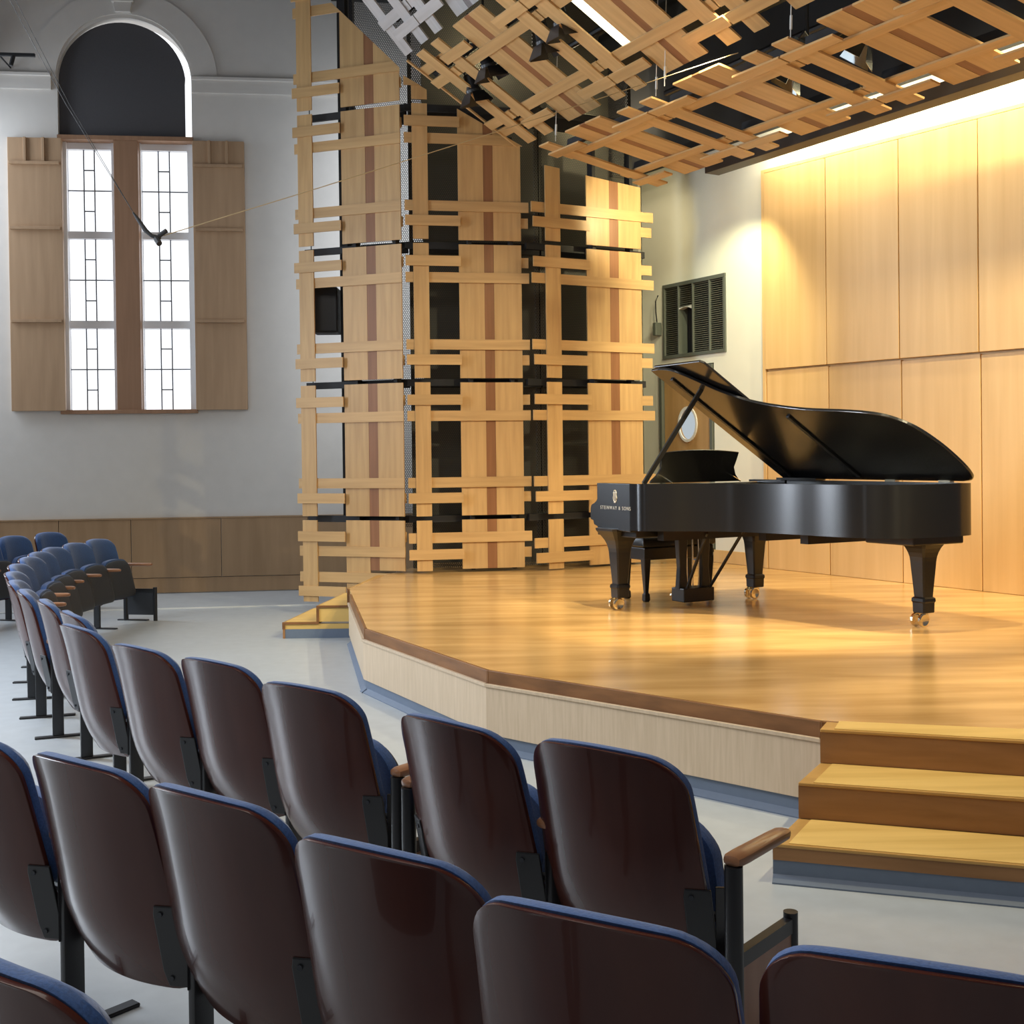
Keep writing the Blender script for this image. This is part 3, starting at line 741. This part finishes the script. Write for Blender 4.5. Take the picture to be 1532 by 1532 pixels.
def catmull(P, n=6):
    out = []
    for i in range(len(P) - 1):
        p0 = Vector(P[max(i - 1, 0)]); p1 = Vector(P[i]); p2 = Vector(P[i + 1]); p3 = Vector(P[min(i + 2, len(P) - 1)])
        for k in range(n):
            t = k / n
            out.append(tuple(0.5 * ((2 * p1) + (p2 - p0) * t + (2 * p0 - 5 * p1 + 4 * p2 - p3) * t * t + (3 * p1 - p0 - 3 * p2 + p3) * t ** 3)))
    out.append(tuple(P[-1])); return out


bent = catmull([(0.70, 1.56), (0.83, 1.53), (0.96, 1.40), (1.08, 1.24), (1.25, 1.10), (1.45, 1.01), (1.74, 0.935), (2.08, 0.89), (2.30, 0.845), (2.43, 0.78), (2.53, 0.66), (2.58, 0.48), (2.59, 0.30), (2.575, 0.14), (2.53, 0.03), (2.43, 0.0)], 5)


def outline_from(s0): return [(s0, 0.0), (s0, W)] + bent


def offset(poly, d):
    n = len(poly); out = []
    for i in range(n):
        p, q, r = Vector(poly[i - 1]), Vector(poly[i]), Vector(poly[(i + 1) % n])
        e1 = (q - p).normalized(); e2 = (r - q).normalized()
        nn = (Vector((e1.y, -e1.x)) + Vector((e2.y, -e2.x)));
        if nn.length < 1e-6: nn = Vector((e1.y, -e1.x))
        nn.normalize(); c = max(0.5, nn.dot(Vector((e1.y, -e1.x))))
        out.append(tuple(q + nn * d / c))
    return out


rim = MB(); outer = outline_from(0.24)
area2 = sum(outer[i - 1][0] * outer[i][1] - outer[i][0] * outer[i - 1][1] for i in range(len(outer)))
inner = offset(outer, 0.05 * (1 if area2 < 0 else -1))
z0, z1 = 0.635, 0.985
k = [i for i in range(1, len(outer))] + [0]       # open at the keyboard
rings = []
pr = lambda p, z: PF[1] * p[0] + PF[2] * p[1] + Z * z
for i in k: rings.append([pr(outer[i], z0), pr(outer[i], z1), pr(inner[i], z1), pr(inner[i], z0)])
rim.loft(rings); rim.build('rim', M['rim'], pn, smooth=True)
MB().prism(offset(outline_from(0.55), 0.055 * (1 if area2 < 0 else -1)), PF, 0.82, 0.84).build('iron_plate', M['brass'], pn)
MB().prism(offset(outline_from(0.30), 0.04 * (1 if area2 < 0 else -1)), PF, 0.64, 0.66).build('soundboard', wood('spruce underside', (0.42, 0.17, 0.06), (0.52, 0.23, 0.09), 0.5, coord='Object'), pn)
for s0 in (0.75, 1.2, 1.65): MB().rect(s0, s0 + 0.08, 0.08, 0.75 if s0 > 1 else 1.35, PF, 0.555, 0.64).build('beam', M['satin'], pn)
# case front: cheeks with the curved arm profile, key bed, keys, fallboard
arm = catmull([(0.245, 0.985), (0.250, 0.90), (0.235, 0.855), (0.20, 0.83), (0.155, 0.812), (0.14, 0.78)], 4)
prof = [(0.70, 0.985)] + arm + [(0.14, 0.70), (0.18, 0.69), (0.19, 0.66), (0.26, 0.64), (0.70, 0.62)]
FS = (Vector((0, 0, 0)), a_, Z.copy(), b_)
MB().prism(prof, FS, W - 0.06, W + 0.002).build('treble_cheek', M['rim'], pn, bevel=0.004)
MB().prism(prof, FS, -0.002, 0.06).build('bass_cheek', M['ebony'], pn, bevel=0.004)
MB().rect(0.16, 0.70, 0.05, W - 0.05, PF, 0.575, 0.68).build('key_bed', M['satin'], pn, bevel=0.006)
MB().rect(0.15, 0.175, 0.06, W - 0.06, PF, 0.64, 0.755).build('key_slip', M['ebony'], pn, bevel=0.003)
wk = MB()
for i in range(52):
    t0 = 0.12 + i * (W - 0.24) / 52; wk.rect(0.178, 0.33, t0 + 0.0006, t0 + (W - 0.24) / 52 - 0.0006, PF, 0.72, 0.765)
k_ = wk.build('white_keys', M['ivory'], pn)
bk = MB(); pat = [0, 2, 3, 5, 6]
for i in range(51):
    if i % 7 in (0, 1, 3, 4, 5):
        t0 = 0.12 + (i + 1) * (W - 0.24) / 52; bk.rect(0.23, 0.33, t0 - 0.006, t0 + 0.006, PF, 0.765, 0.777)
bk.build('black_keys', M['satin'], pn)
MB().prism([(0.335, 0.70), (0.37, 0.70), (0.40, 0.965), (0.375, 0.97)], FS, 0.062, W - 0.062).build('fallboard', M['ebony'], pn)
# music desk: gently shaped top, leaning back
md = []
Wd = 0.375; tc_ = W / 2 + 0.05
for i in range(21):
    x = -Wd + 2 * Wd * i / 20
    md.append((x, 0.245 + 0.022 * (1 - (x / Wd) ** 2)))
side = [(Wd, 0.245), (Wd - 0.008, 0.18), (Wd - 0.02, 0.12), (Wd + 0.01, 0.06), (Wd + 0.05, 0.02), (Wd + 0.06, 0.0)]
poly = md + side[1:] + [(-p[0], p[1]) for p in side[::-1]][:-1]
lean = Vector((0.30, 0, 0)); up = (a_ * 0.32 + Z * 0.95).normalized()
FD = (a_ * 0.52 + b_ * tc_ + Z * 0.985, -b_, up, (-b_).cross(up))
MB().prism(poly, FD, 0, 0.016).build('music_desk', M['ebony'], pn, bevel=0.003)
for x in (-0.33, 0.33): MB().tube([FD[0] + FD[1] * x + FD[2] * 0.06 + FD[3] * 0.0, FD[0] + FD[1] * x + a_ * 0.16], 0.006, 6).build('desk_strut', M['brass'], pn)
# lid, raised on the spine hinge
TH = R(33)
lv = (b_ * math.cos(TH) + Z * math.sin(TH)).normalized(); ln = a_.cross(lv)
LF = (Z * 0.992, a_, lv, ln)
if ln.z < 0: LF = (LF[0], LF[1], LF[2], -ln)
lo = [(0.62, 0.0), (0.62, W - 0.005)] + [(p[0] + 0.012, p[1] + 0.0) for p in bent]
MB().prism(lo, LF, 0.0, 0.022).build('lid', M['ebony'], pn, bevel=0.004)
MB().prism([(0.63, 0.0), (0.63, W - 0.005), (1.20, W - 0.005), (1.225, W - 0.03), (1.225, 0.0)], LF, 0.034, 0.054).build('lid_flap', M['ebony'], pn, bevel=0.004)
for s0 in (0.74, 1.50): MB().rect(s0, s0 + 0.035, 0.06, W - 0.12 if s0 < 1 else 0.88, LF, -0.014, 0.0).build('lid_batten', M['satin'], pn, bevel=0.003)
for s0 in (0.80, 1.75, 2.25): MB().rect(s0, s0 + 0.10, -0.012, 0.03, PF, 0.985, 1.0).build('hinge', M['brass'], pn)
MB().rect(0.64, 1.1, -0.0, 0.10, PF, 0.986, 1.004).build('lid_rail', M['ebony'], pn)
pt = LF[0] + LF[1] * 0.93 + LF[2] * 1.27; pb = a_ * 0.78 + b_ * 1.49 + Z * 0.985
dl = (pt - pb); e1 = dl.cross(a_).normalized() * 0.017; e2 = dl.cross(e1).normalized() * 0.009
MB().loft([[q + e1 + e2, q - e1 + e2, q - e1 - e2, q + e1 - e2] for q in (pb, pt)]).build('lid_prop', M['satin'], pn)
MB().tube([pb + Z * 0.0 + b_ * 0.01, pb + b_ * 0.0 - b_ * 0.05 + Z * 0.08], 0.008, 6).build('prop_hinge', M['brass'], pn)


def sq_loft(c, secs, rot=(a_, b_)):
    rings = []
    for z, h in secs:
        hx, hy = (h if isinstance(h, tuple) else (h, h))
        ch = min(hx, hy) * 0.18
        rings.append([c + rot[0] * x + rot[1] * y + Z * z for x, y in ((-hx + ch, -hy), (hx - ch, -hy), (hx, -hy + ch), (hx, hy - ch), (hx - ch, hy), (-hx + ch, hy), (-hx, hy - ch), (-hx, -hy + ch))])
    return MB().loft(rings)


legsec = [(0.096, 0.050), (0.10, 0.054), (0.165, 0.056), (0.175, 0.062), (0.195, 0.060), (0.205, 0.047), (0.42, 0.064), (0.45, 0.066), (0.48, 0.070), (0.51, 0.078), (0.54, 0.090), (0.57, 0.108), (0.60, 0.13), (0.618, 0.142), (0.636, 0.145)]
for (s0, t0) in ((0.38, W - 0.1125), (0.38, 0.1125), (2.276, 0.21)):
    c = a_ * s0 + b_ * t0
    lg = sq_loft(c, legsec).build('leg', M['satin'], pn)
    fk = MB()
    d = Vector((-0.9, -0.45, 0)).normalized(); sdir = Vector((d.y, -d.x, 0))
    fk.rect(-0.02, 0.02, -0.026, 0.026, (c + Z * 0.035, sdir, d, Z.copy()), 0.03, 0.068)
    for sg in (-1, 1): fk.rect(sg * 0.026 - 0.004, sg * 0.026 + 0.004, -0.012, 0.05, (c + Z * 0.035, sdir, d, Z.copy()), -0.01, 0.045)
    fk.build('caster_fork', M['brass'], lg, bevel=0.002)
    for sg in (-1, 1):
        wc = c + d * 0.035 + Z * 0.048
        wh = MB(); nn = 16
        wh.loft([[wc + sdir * (sg * (0.034 + x)) + (d * math.cos(6.2832 * q / nn) + Z * math.sin(6.2832 * q / nn)) * r_ for q in range(nn)] for x, r_ in ((-0.008, 0.02), (-0.008, 0.046), (0.008, 0.048), (0.012, 0.038), (0.006, 0.018))])
        wh.build('caster_wheel', M['brass'], lg, smooth=True)
    if s0 > 2: MB().rect(s0 - 0.24, s0 + 0.2, t0 - 0.17, t0 + 0.30, PF, 0.575, 0.636).build('leg_block', M['satin'], pn, bevel=0.01)
# pedal lyre
lc = a_ * 0.42 + b_ * (W / 2 - 0.0)
MB().rect(-0.085, 0.085, -0.15, 0.15, (lc + Z * 0.02, a_, b_, Z.copy()), 0.01, 0.12).build('pedal_box', M['satin'], pn, bevel=0.008)
for t0 in (-0.11, 0.11): sq_loft(lc + b_ * t0, [(0.13, (0.03, 0.045)), (0.30, (0.025, 0.032)), (0.52, (0.03, 0.045)), (0.58, (0.05, 0.07))]).build('lyre_post', M['satin'], pn)
MB().rect(-0.05, 0.05, -0.24, 0.24, (lc, a_, b_, Z.copy()), 0.55, 0.60).build('lyre_top', M['satin'], pn, bevel=0.006)
for t0 in (-0.06, 0.0, 0.06):
    MB().tube([lc + b_ * t0 + Z * 0.11, lc + b_ * t0 + Z * 0.58], 0.007, 8).build('pedal_rod', M['brass'], pn, smooth=True)
    MB().tube([lc + b_ * t0 - a_ * 0.06 + Z * 0.075, lc + b_ * t0 - a_ * 0.15 + Z * 0.065, lc + b_ * t0 - a_ * 0.20 + Z * 0.055], [0.012, 0.016, 0.022], 8).build('pedal', M['brass'], pn, smooth=True)
for t0 in (-0.11, 0.11): MB().tube([lc + b_ * t0 + a_ * 0.06 + Z * 0.12, lc + b_ * t0 * 1.6 + a_ * 0.42 + Z * 0.60], 0.013, 8).build('lyre_brace', M['satin'], pn, smooth=True)
# maker's name and emblem on the treble cheek
tcu = bpy.data.curves.new('maker_lettering', 'FONT'); tcu.body = 'STEINWAY & SONS'; tcu.size = 0.038; tcu.extrude = 0.0004; tcu.align_x = 'CENTER'; tcu.space_character = 1.35
tcu.materials.append(M['gold'])
tmp = bpy.data.objects.new('tmp', tcu); COL.objects.link(tmp)
tme = bpy.data.meshes.new_from_object(tmp.evaluated_get(bpy.context.evaluated_depsgraph_get())); bpy.data.objects.remove(tmp)
to = bpy.data.objects.new('maker_lettering', tme); COL.objects.link(to); to.parent = pn
sn = b_ * (W + 0.0035) + a_ * 0.50 + Z * 0.785
to.matrix_local = Matrix(((a_.x, 0, b_.x, sn.x), (a_.y, 0, b_.y, sn.y), (0, 1, 0, sn.z), (0, 0, 0, 1)))
em = MB(); ec = sn + Z * 0.098
ly = lambda x, y: ec + a_ * (x * 0.8) + Z * (y * 0.8)
for sg in (-1, 1):
    em.tube([ly(0, -0.045), ly(sg * 0.020, -0.038), ly(sg * 0.030, -0.012), ly(sg * 0.020, 0.018), ly(sg * 0.026, 0.042), ly(sg * 0.016, 0.050)], 0.0045, 6)
for x in (-0.008, 0, 0.008): em.tube([ly(x, -0.03), ly(x, 0.04)], 0.002, 5)
em.tube([ly(-0.026, 0.040), ly(0.026, 0.040)], 0.0035, 6); em.tube([ly(-0.014, -0.052), ly(0.014, -0.052)], 0.005, 6)
em.tube([ly(-0.02, 0.060), ly(-0.01, 0.053), ly(0, 0.066), ly(0.01, 0.053), ly(0.02, 0.060)], 0.003, 5)
em.build('lyre_emblem', M['gold'], pn)

# piano bench
bc = Vector((1.30, 10.10, DECK))
bn = tag(empty('piano_bench', bc), 'black tufted leather piano bench under the keyboard', 'bench')
ra, rb = a_, b_
rings = []
for z, sx, sy in ((0.44, 0.165, 0.355), (0.455, 0.178, 0.368), (0.50, 0.18, 0.37), (0.53, 0.165, 0.355), (0.54, 0.13, 0.32)):
    rings.append([ra * x + rb * y + Z * z for x, y in ((-sx, -sy), (0, -sy), (sx, -sy), (sx, 0), (sx, sy), (0, sy), (-sx, sy), (-sx, 0))])
MB().loft(rings).build('seat_cushion', M['leather'], bn, smooth=True, bevel=0.012)
for i in range(2):
    for j in range(5):
        p = ra * (-0.08 + 0.16 * i) + rb * (-0.26 + 0.13 * j) + Z * 0.541
        MB().tube([p, p + Z * 0.004], 0.010, 8).build('button', M['leather'], bn)
MB().rect(-0.165, 0.165, -0.35, 0.35, (Vector((0, 0, 0)), ra, rb, Z.copy()), 0.34, 0.44).build('apron', M['satin'], bn, bevel=0.006)
MB().rect(-0.15, 0.15, -0.375, -0.35, (Vector((0, 0, 0)), ra, rb, Z.copy()), 0.37, 0.41).build('height_knob', M['satin'], bn, bevel=0.01)
for x in (-0.14, 0.14):
    for y in (-0.32, 0.32):
        sq_loft(ra * x + rb * y, [(0.0, 0.018), (0.012, 0.026), (0.06, 0.024), (0.072, 0.016), (0.30, 0.03), (0.35, 0.032)]).build('leg', M['satin'], bn)

# ------------------------------------------------------------------ auditorium seats
def back_y(z):
    y = -0.195 * (z - 0.45)
    if z < 0.45: y += 0.9 * (0.45 - z) ** 2 * 1.2
    if z > 0.70: y -= 0.35 * (z - 0.70) ** 2
    return y


CURV = 1.02


def pad(z0, z1, hw, rt, rb, off0, thick, dome, rows=10, cols=12, taper=0.0, curv=CURV, yf=back_y, crown=0.032):
    """rounded-rectangle slab following the curved seat back: rear face at yf(z)+off0"""
    zs = []
    for i in range(9): zs.append(z0 + rb * (1 - math.cos(math.pi / 2 * i / 8)))
    for i in range(1, rows): zs.append(z0 + rb + (z1 - rt - z0 - rb) * i / rows)
    for i in range(9): zs.append(z1 - rt + rt * math.sin(math.pi / 2 * i / 8))
    m = MB(); idx = []
    for layer in (0, 1):
        L_ = []
        for z in zs:
            h = hw - taper * (z - z0) / (z1 - z0)
            if z < z0 + rb: h -= rb - math.sqrt(max(0, rb * rb - (z0 + rb - z) ** 2))
            if z > z1 - rt: h -= rt - math.sqrt(max(0, rt * rt - (z - z1 + rt) ** 2))
            row = []
            for c in range(cols + 1):
                x = -h + 2 * h * c / cols
                y = yf(z) + off0 + curv * x * x
                if layer:
                    ez = min(1.0, min(z - z0, z1 - z) / 0.07); ex = min(1.0, (h - abs(x)) / 0.07)
                    y += thick + dome * math.sqrt(max(0, ez * (2 - ez))) * math.sqrt(max(0, ex * (2 - ex)))
                m.v.append((x, y, z - crown * (x / hw) ** 2 * ((z - z0) / (z1 - z0)) ** 2)); row.append(len(m.v) - 1)
            L_.append(row)
        idx.append(L_)
    n = len(zs)
    for layer in (0, 1):
        for i in range(n - 1):
            for c in range(cols): m.face((idx[layer][i][c], idx[layer][i][c + 1], idx[layer][i + 1][c + 1], idx[layer][i + 1][c]))
    loop = lambda q: q[0] + [r_[-1] for r_ in q[1:-1]] + q[-1][::-1] + [r_[0] for r_ in q[1:-1][::-1]]
    l0, l1 = loop(idx[0]), loop(idx[1])
    for i in range(len(l0)):
        j = (i + 1) % len(l0); m.face((l0[i], l0[j], l1[j], l1[i]))
    return m


def smooth_box(x0, x1, y0, y1, z0, z1, name, m, parent, bev=0.006, seg=2):
    return MB().box(x0, x1, y0, y1, z0, z1).build(name, m, parent, smooth=True, bevel=bev, seg=seg)


def std_parts(parent, sx, end=False):
    """standard (post, foot, bracket, armrest) on side sx"""
    x = sx * 0.290; xb = sx * 0.243
    yb = back_y(0.38) + CURV * xb * xb
    tx = Vector((sx, 2 * CURV * abs(xb), 0)).normalized(); nb = Vector((tx.y * sx, -abs(tx.x), 0))     # along the shell, out of its rear face
    up = Vector((0, -0.195, 1)).normalized()
    fr = (Vector((xb, yb, 0.38)), tx, up, nb)
    br = MB(); br.prism([(-0.025, -0.115), (0.042, -0.115), (0.042, 0.115), (-0.028, 0.115), (-0.034, 0.09), (-0.034, -0.07)], fr, -0.001, 0.010)
    q = fr[0] + tx * 0.042
    br.prism([(0.0, -0.115), (0.055, -0.115), (0.055, 0.10), (0.0, 0.115)], (q, (Vector((x, 0.145, 0.38)) - q).normalized(), Z.copy(), nb), -0.006, 0.006)
    brk = br.build('back_bracket', M['black'], parent, bevel=0.003)
    for v in (0.092, -0.09):
        p = fr[0] + up * v + tx * -0.012
        MB().tube([p + nb * 0.008, p + nb * 0.015], 0.007, 8).build('bolt', M['greyplastic'], brk)
    PY0 = 0.13
    if not end:
        smooth_box(x - 0.014, x + 0.014, PY0 - 0.03, PY0 + 0.035, 0.01, 0.565, 'standard', M['black'], parent, 0.006)
    else:
        xe = x + sx * 0.05
        MB().tube([(xe, PY0 - 0.04, 0.0), (xe, PY0 - 0.04, 0.565)], 0.025, 14).build('standard', M['black'], parent, smooth=True)
        MB().tube([(xe, 0.42, 0.0), (xe, 0.42, 0.345)], 0.021, 14).build('front_post', M['black'], parent, smooth=True)
        MB().box(xe - 0.014, xe + 0.014, PY0 - 0.02, 0.41, 0.29, 0.33).build('panel_rail', M['black'], parent)
        MB().box(xe - 0.010, xe + 0.010, PY0 - 0.02, 0.415, 0.06, 0.289).build('end_panel', M['endwood'], parent)
    ar = MB(); rings = []; o = 0.095
    for y, hwid, hz in ((-0.025, 0.010, 0.006), (-0.02, 0.024, 0.013), (0.0, 0.030, 0.017), (0.05, 0.031, 0.018), (0.28, 0.028, 0.017), (0.34, 0.027, 0.016), (0.365, 0.020, 0.012), (0.372, 0.008, 0.005)):
        rings.append([(x + (0.05 * sx if end else 0) + hwid * math.copysign(abs(math.cos(t)) ** 0.7, math.cos(t)), y * 0.8 + o, 0.58 + hz * math.copysign(abs(math.sin(t)) ** 0.7, math.sin(t))) for t in [6.2832 * q / 14 for q in range(14)]])
    ar.loft(rings); ar.build('armrest', M['armwood'], parent, smooth=True)
    smooth_box((xe if end else x) - 0.022, (xe if end else x) + 0.022, 0.0, 0.34, 0.0, 0.012, 'foot', M['black'], parent, 0.003, 1)


SEAT_LEAN = lambda z: 0.255 - 0.22 * (z - 0.28)


def make_seat():
    e = empty('theatre_seat')
    pad(0.235, 0.862, 0.281, 0.090, 0.10, 0.0, 0.014, 0.0, taper=0.030, cols=16).build('back_shell', M['plywood'], e, smooth=True, bevel=0.005, seg=2, angle=50)
    pad(0.42, 0.867, 0.266, 0.086, 0.05, 0.0155, 0.024, 0.036, taper=0.019, cols=16).build('back_cushion', M['blue'], e, smooth=True, bevel=0.008, seg=2, angle=50)
    # tipped-up seat: cushion towards the back, pan towards the front
    pad(0.27, 0.662, 0.247, 0.10, 0.06, 0.0, 0.045, 0.0, curv=0.0, yf=lambda z: SEAT_LEAN(z) - 0.045).build('seat_cushion', M['blue'], e, smooth=True, bevel=0.018, seg=3, angle=50)
    pad(0.275, 0.648, 0.241, 0.09, 0.06, 0.0, 0.012, 0.016, curv=0.0, yf=lambda z: SEAT_LEAN(z) + 0.001).build('seat_pan', M['greyplastic'], e, smooth=True, bevel=0.004, angle=50)
    MB().tube([(-0.28, 0.13, 0.40), (0.28, 0.13, 0.40)], 0.014, 8).build('hinge_bar', M['black'], e)
    std_parts(e, 1)
    return e


def copy_tree(o, parent=None):
    c = o.copy(); COL.objects.link(c)
    if parent: c.parent = parent
    for ch in list(o.children): copy_tree(ch, c)
    return c


CEN = Vector((4.5, 10.4, 0))
RAD = [(245.6, 8.45), (239.4, 8.37), (235.9, 8.29), (230, 8.11), (221, 8.03), (211, 8.04), (206, 8.08), (195, 8.30), (183, 8.61), (176, 8.84), (169, 8.97), (160, 9.0)]


def rad1(a):
    for (a0, r0), (a1, r1) in zip(RAD[:-1], RAD[1:]):
        if a0 >= a >= a1: return r0 + (r1 - r0) * (a0 - a) / (a0 - a1)
    return 8.2


def place(o, ang, rad, face=None):
    p = CEN + Vector((math.cos(R(ang)), math.sin(R(ang)), 0)) * (rad - 0.12)
    f = (CEN - p).normalized() if face is None else Vector((math.cos(R(face)), math.sin(R(face)), 0))
    o.location = (p.x, p.y, 0); o.rotation_euler = (0, 0, math.atan2(f.y, f.x) - math.pi / 2)


proto = make_seat()
proto_end = copy_tree(proto)
for ch in list(proto_end.children):
    if ch.name.split('.')[0] in ('back_bracket', 'standard', 'armrest', 'foot'):
        for g in list(ch.children): bpy.data.objects.remove(g)
        bpy.data.objects.remove(ch)
std_parts(proto_end, 1, True)
used = set()


FIT = {239.6: (0.25, 3.30, 39), 236.0: (-0.182, 3.642, 46), 230.2: (-0.722, 4.225, 39), 226.1: (-1.172, 4.772, 42), 221.5: (-1.588, 5.152, 44.5), 216.5: (-2.076, 5.80, 50.5),
       245.7: (0.635, 1.893, 23), 242.3: (0.136, 2.108, 30.4), 239.0: (-0.272, 2.475, 34), 235.5: (-0.722, 2.885, 37.5), 231.9: (-1.145, 3.22, 37.5), 228.4: (-1.60, 3.56, 40)}


def seat(ang, rad, label, group, end=False, left=None):
    src = proto_end if end else proto
    if src not in used and not left: o = src; used.add(src)
    else: o = copy_tree(src)
    if left:
        std_parts(o, -1, left == 'end')
        if ang < 200:
            for c in o.children:
                if c.name.startswith('end_panel'): c.data.materials[0] = M['greyplastic']
    place(o, ang, rad)
    if ang in FIT: o.location = (*FIT[ang][:2], 0); o.rotation_euler = (0, 0, -R(FIT[ang][2]))
    tag(o, label, 'seat', group); return o


row1 = [239.6, 236.0, 230.2, 226.1, 221.5, 216.5, 211.0, 206.4, 201.8, 197.2, 192.5, 187.8, 183.1, 179.4, 175.8, 172.1, 168.6]
g1 = 'seats of the front row'
ordi = ['first', 'second', 'third', 'fourth', 'fifth', 'sixth', 'seventh', 'eighth', 'ninth', 'tenth', 'eleventh', 'twelfth']
lab1 = ['front row seat on the aisle by the stage steps, with a wooden armrest',
        'mahogany backed seat, second from the aisle by the stage steps in the front row',
        'mahogany backed seat, third from the aisle by the stage steps in the front row']
for i, a in enumerate(row1):
    if i < 3: lab = lab1[i]
    elif i < 12: lab = f'mahogany backed seat, {ordi[i]} from the aisle by the stage steps in the front row'
    elif i < 16: lab = f'blue front row seat facing the stage, {ordi[16 - i]} from the grey end panel'
    else: lab = 'blue front row seat at the far end, beside its grey end panel'
    end = i in (0, 2)
    left = 'end' if i in (1, 16) else None
    seat(a, rad1(a), lab, g1, end, left)
g2 = 'seats of the second row'
row2 = [(245.7, 9.37), (242.3, 9.36), (239.0, 9.28), (235.5, 9.20), (231.9, 9.13), (228.4, 9.10)]
lab2 = ['second row mahogany seat at the bottom right corner, only its rounded top showing', 'second row mahogany seat directly left of the one in the bottom right corner',
        'second row mahogany seat, third from the bottom right corner seat', 'second row mahogany seat, fourth from the bottom right corner seat',
        'second row mahogany seat, fifth from the bottom right corner seat', 'second row mahogany seat cut by the left frame edge, dark curved back']
for (a, r_), lab in zip(row2, lab2): seat(a, r_, lab, g2)
for a, r_, lab in ((162.6, 10.25, 'blue seat at the far end of the second row, before the wainscot'), (166.0, 10.25, 'blue second row seat next to the far end one, before the wainscot'),
                   (169.4, 10.2, 'blue second row seat cut by the left frame edge, before the wainscot'), (172.8, 10.1, 'blue second row seat mostly outside the left frame edge')):
    seat(a, r_, lab, g2)
T3 = seat(238.4, 10.05, 'third row seat at the bottom left corner showing its blue cushion', 'seats of the third row')
T3.location = (-0.835, 1.96, 0); T3.rotation_euler = (0, 0, -R(38))
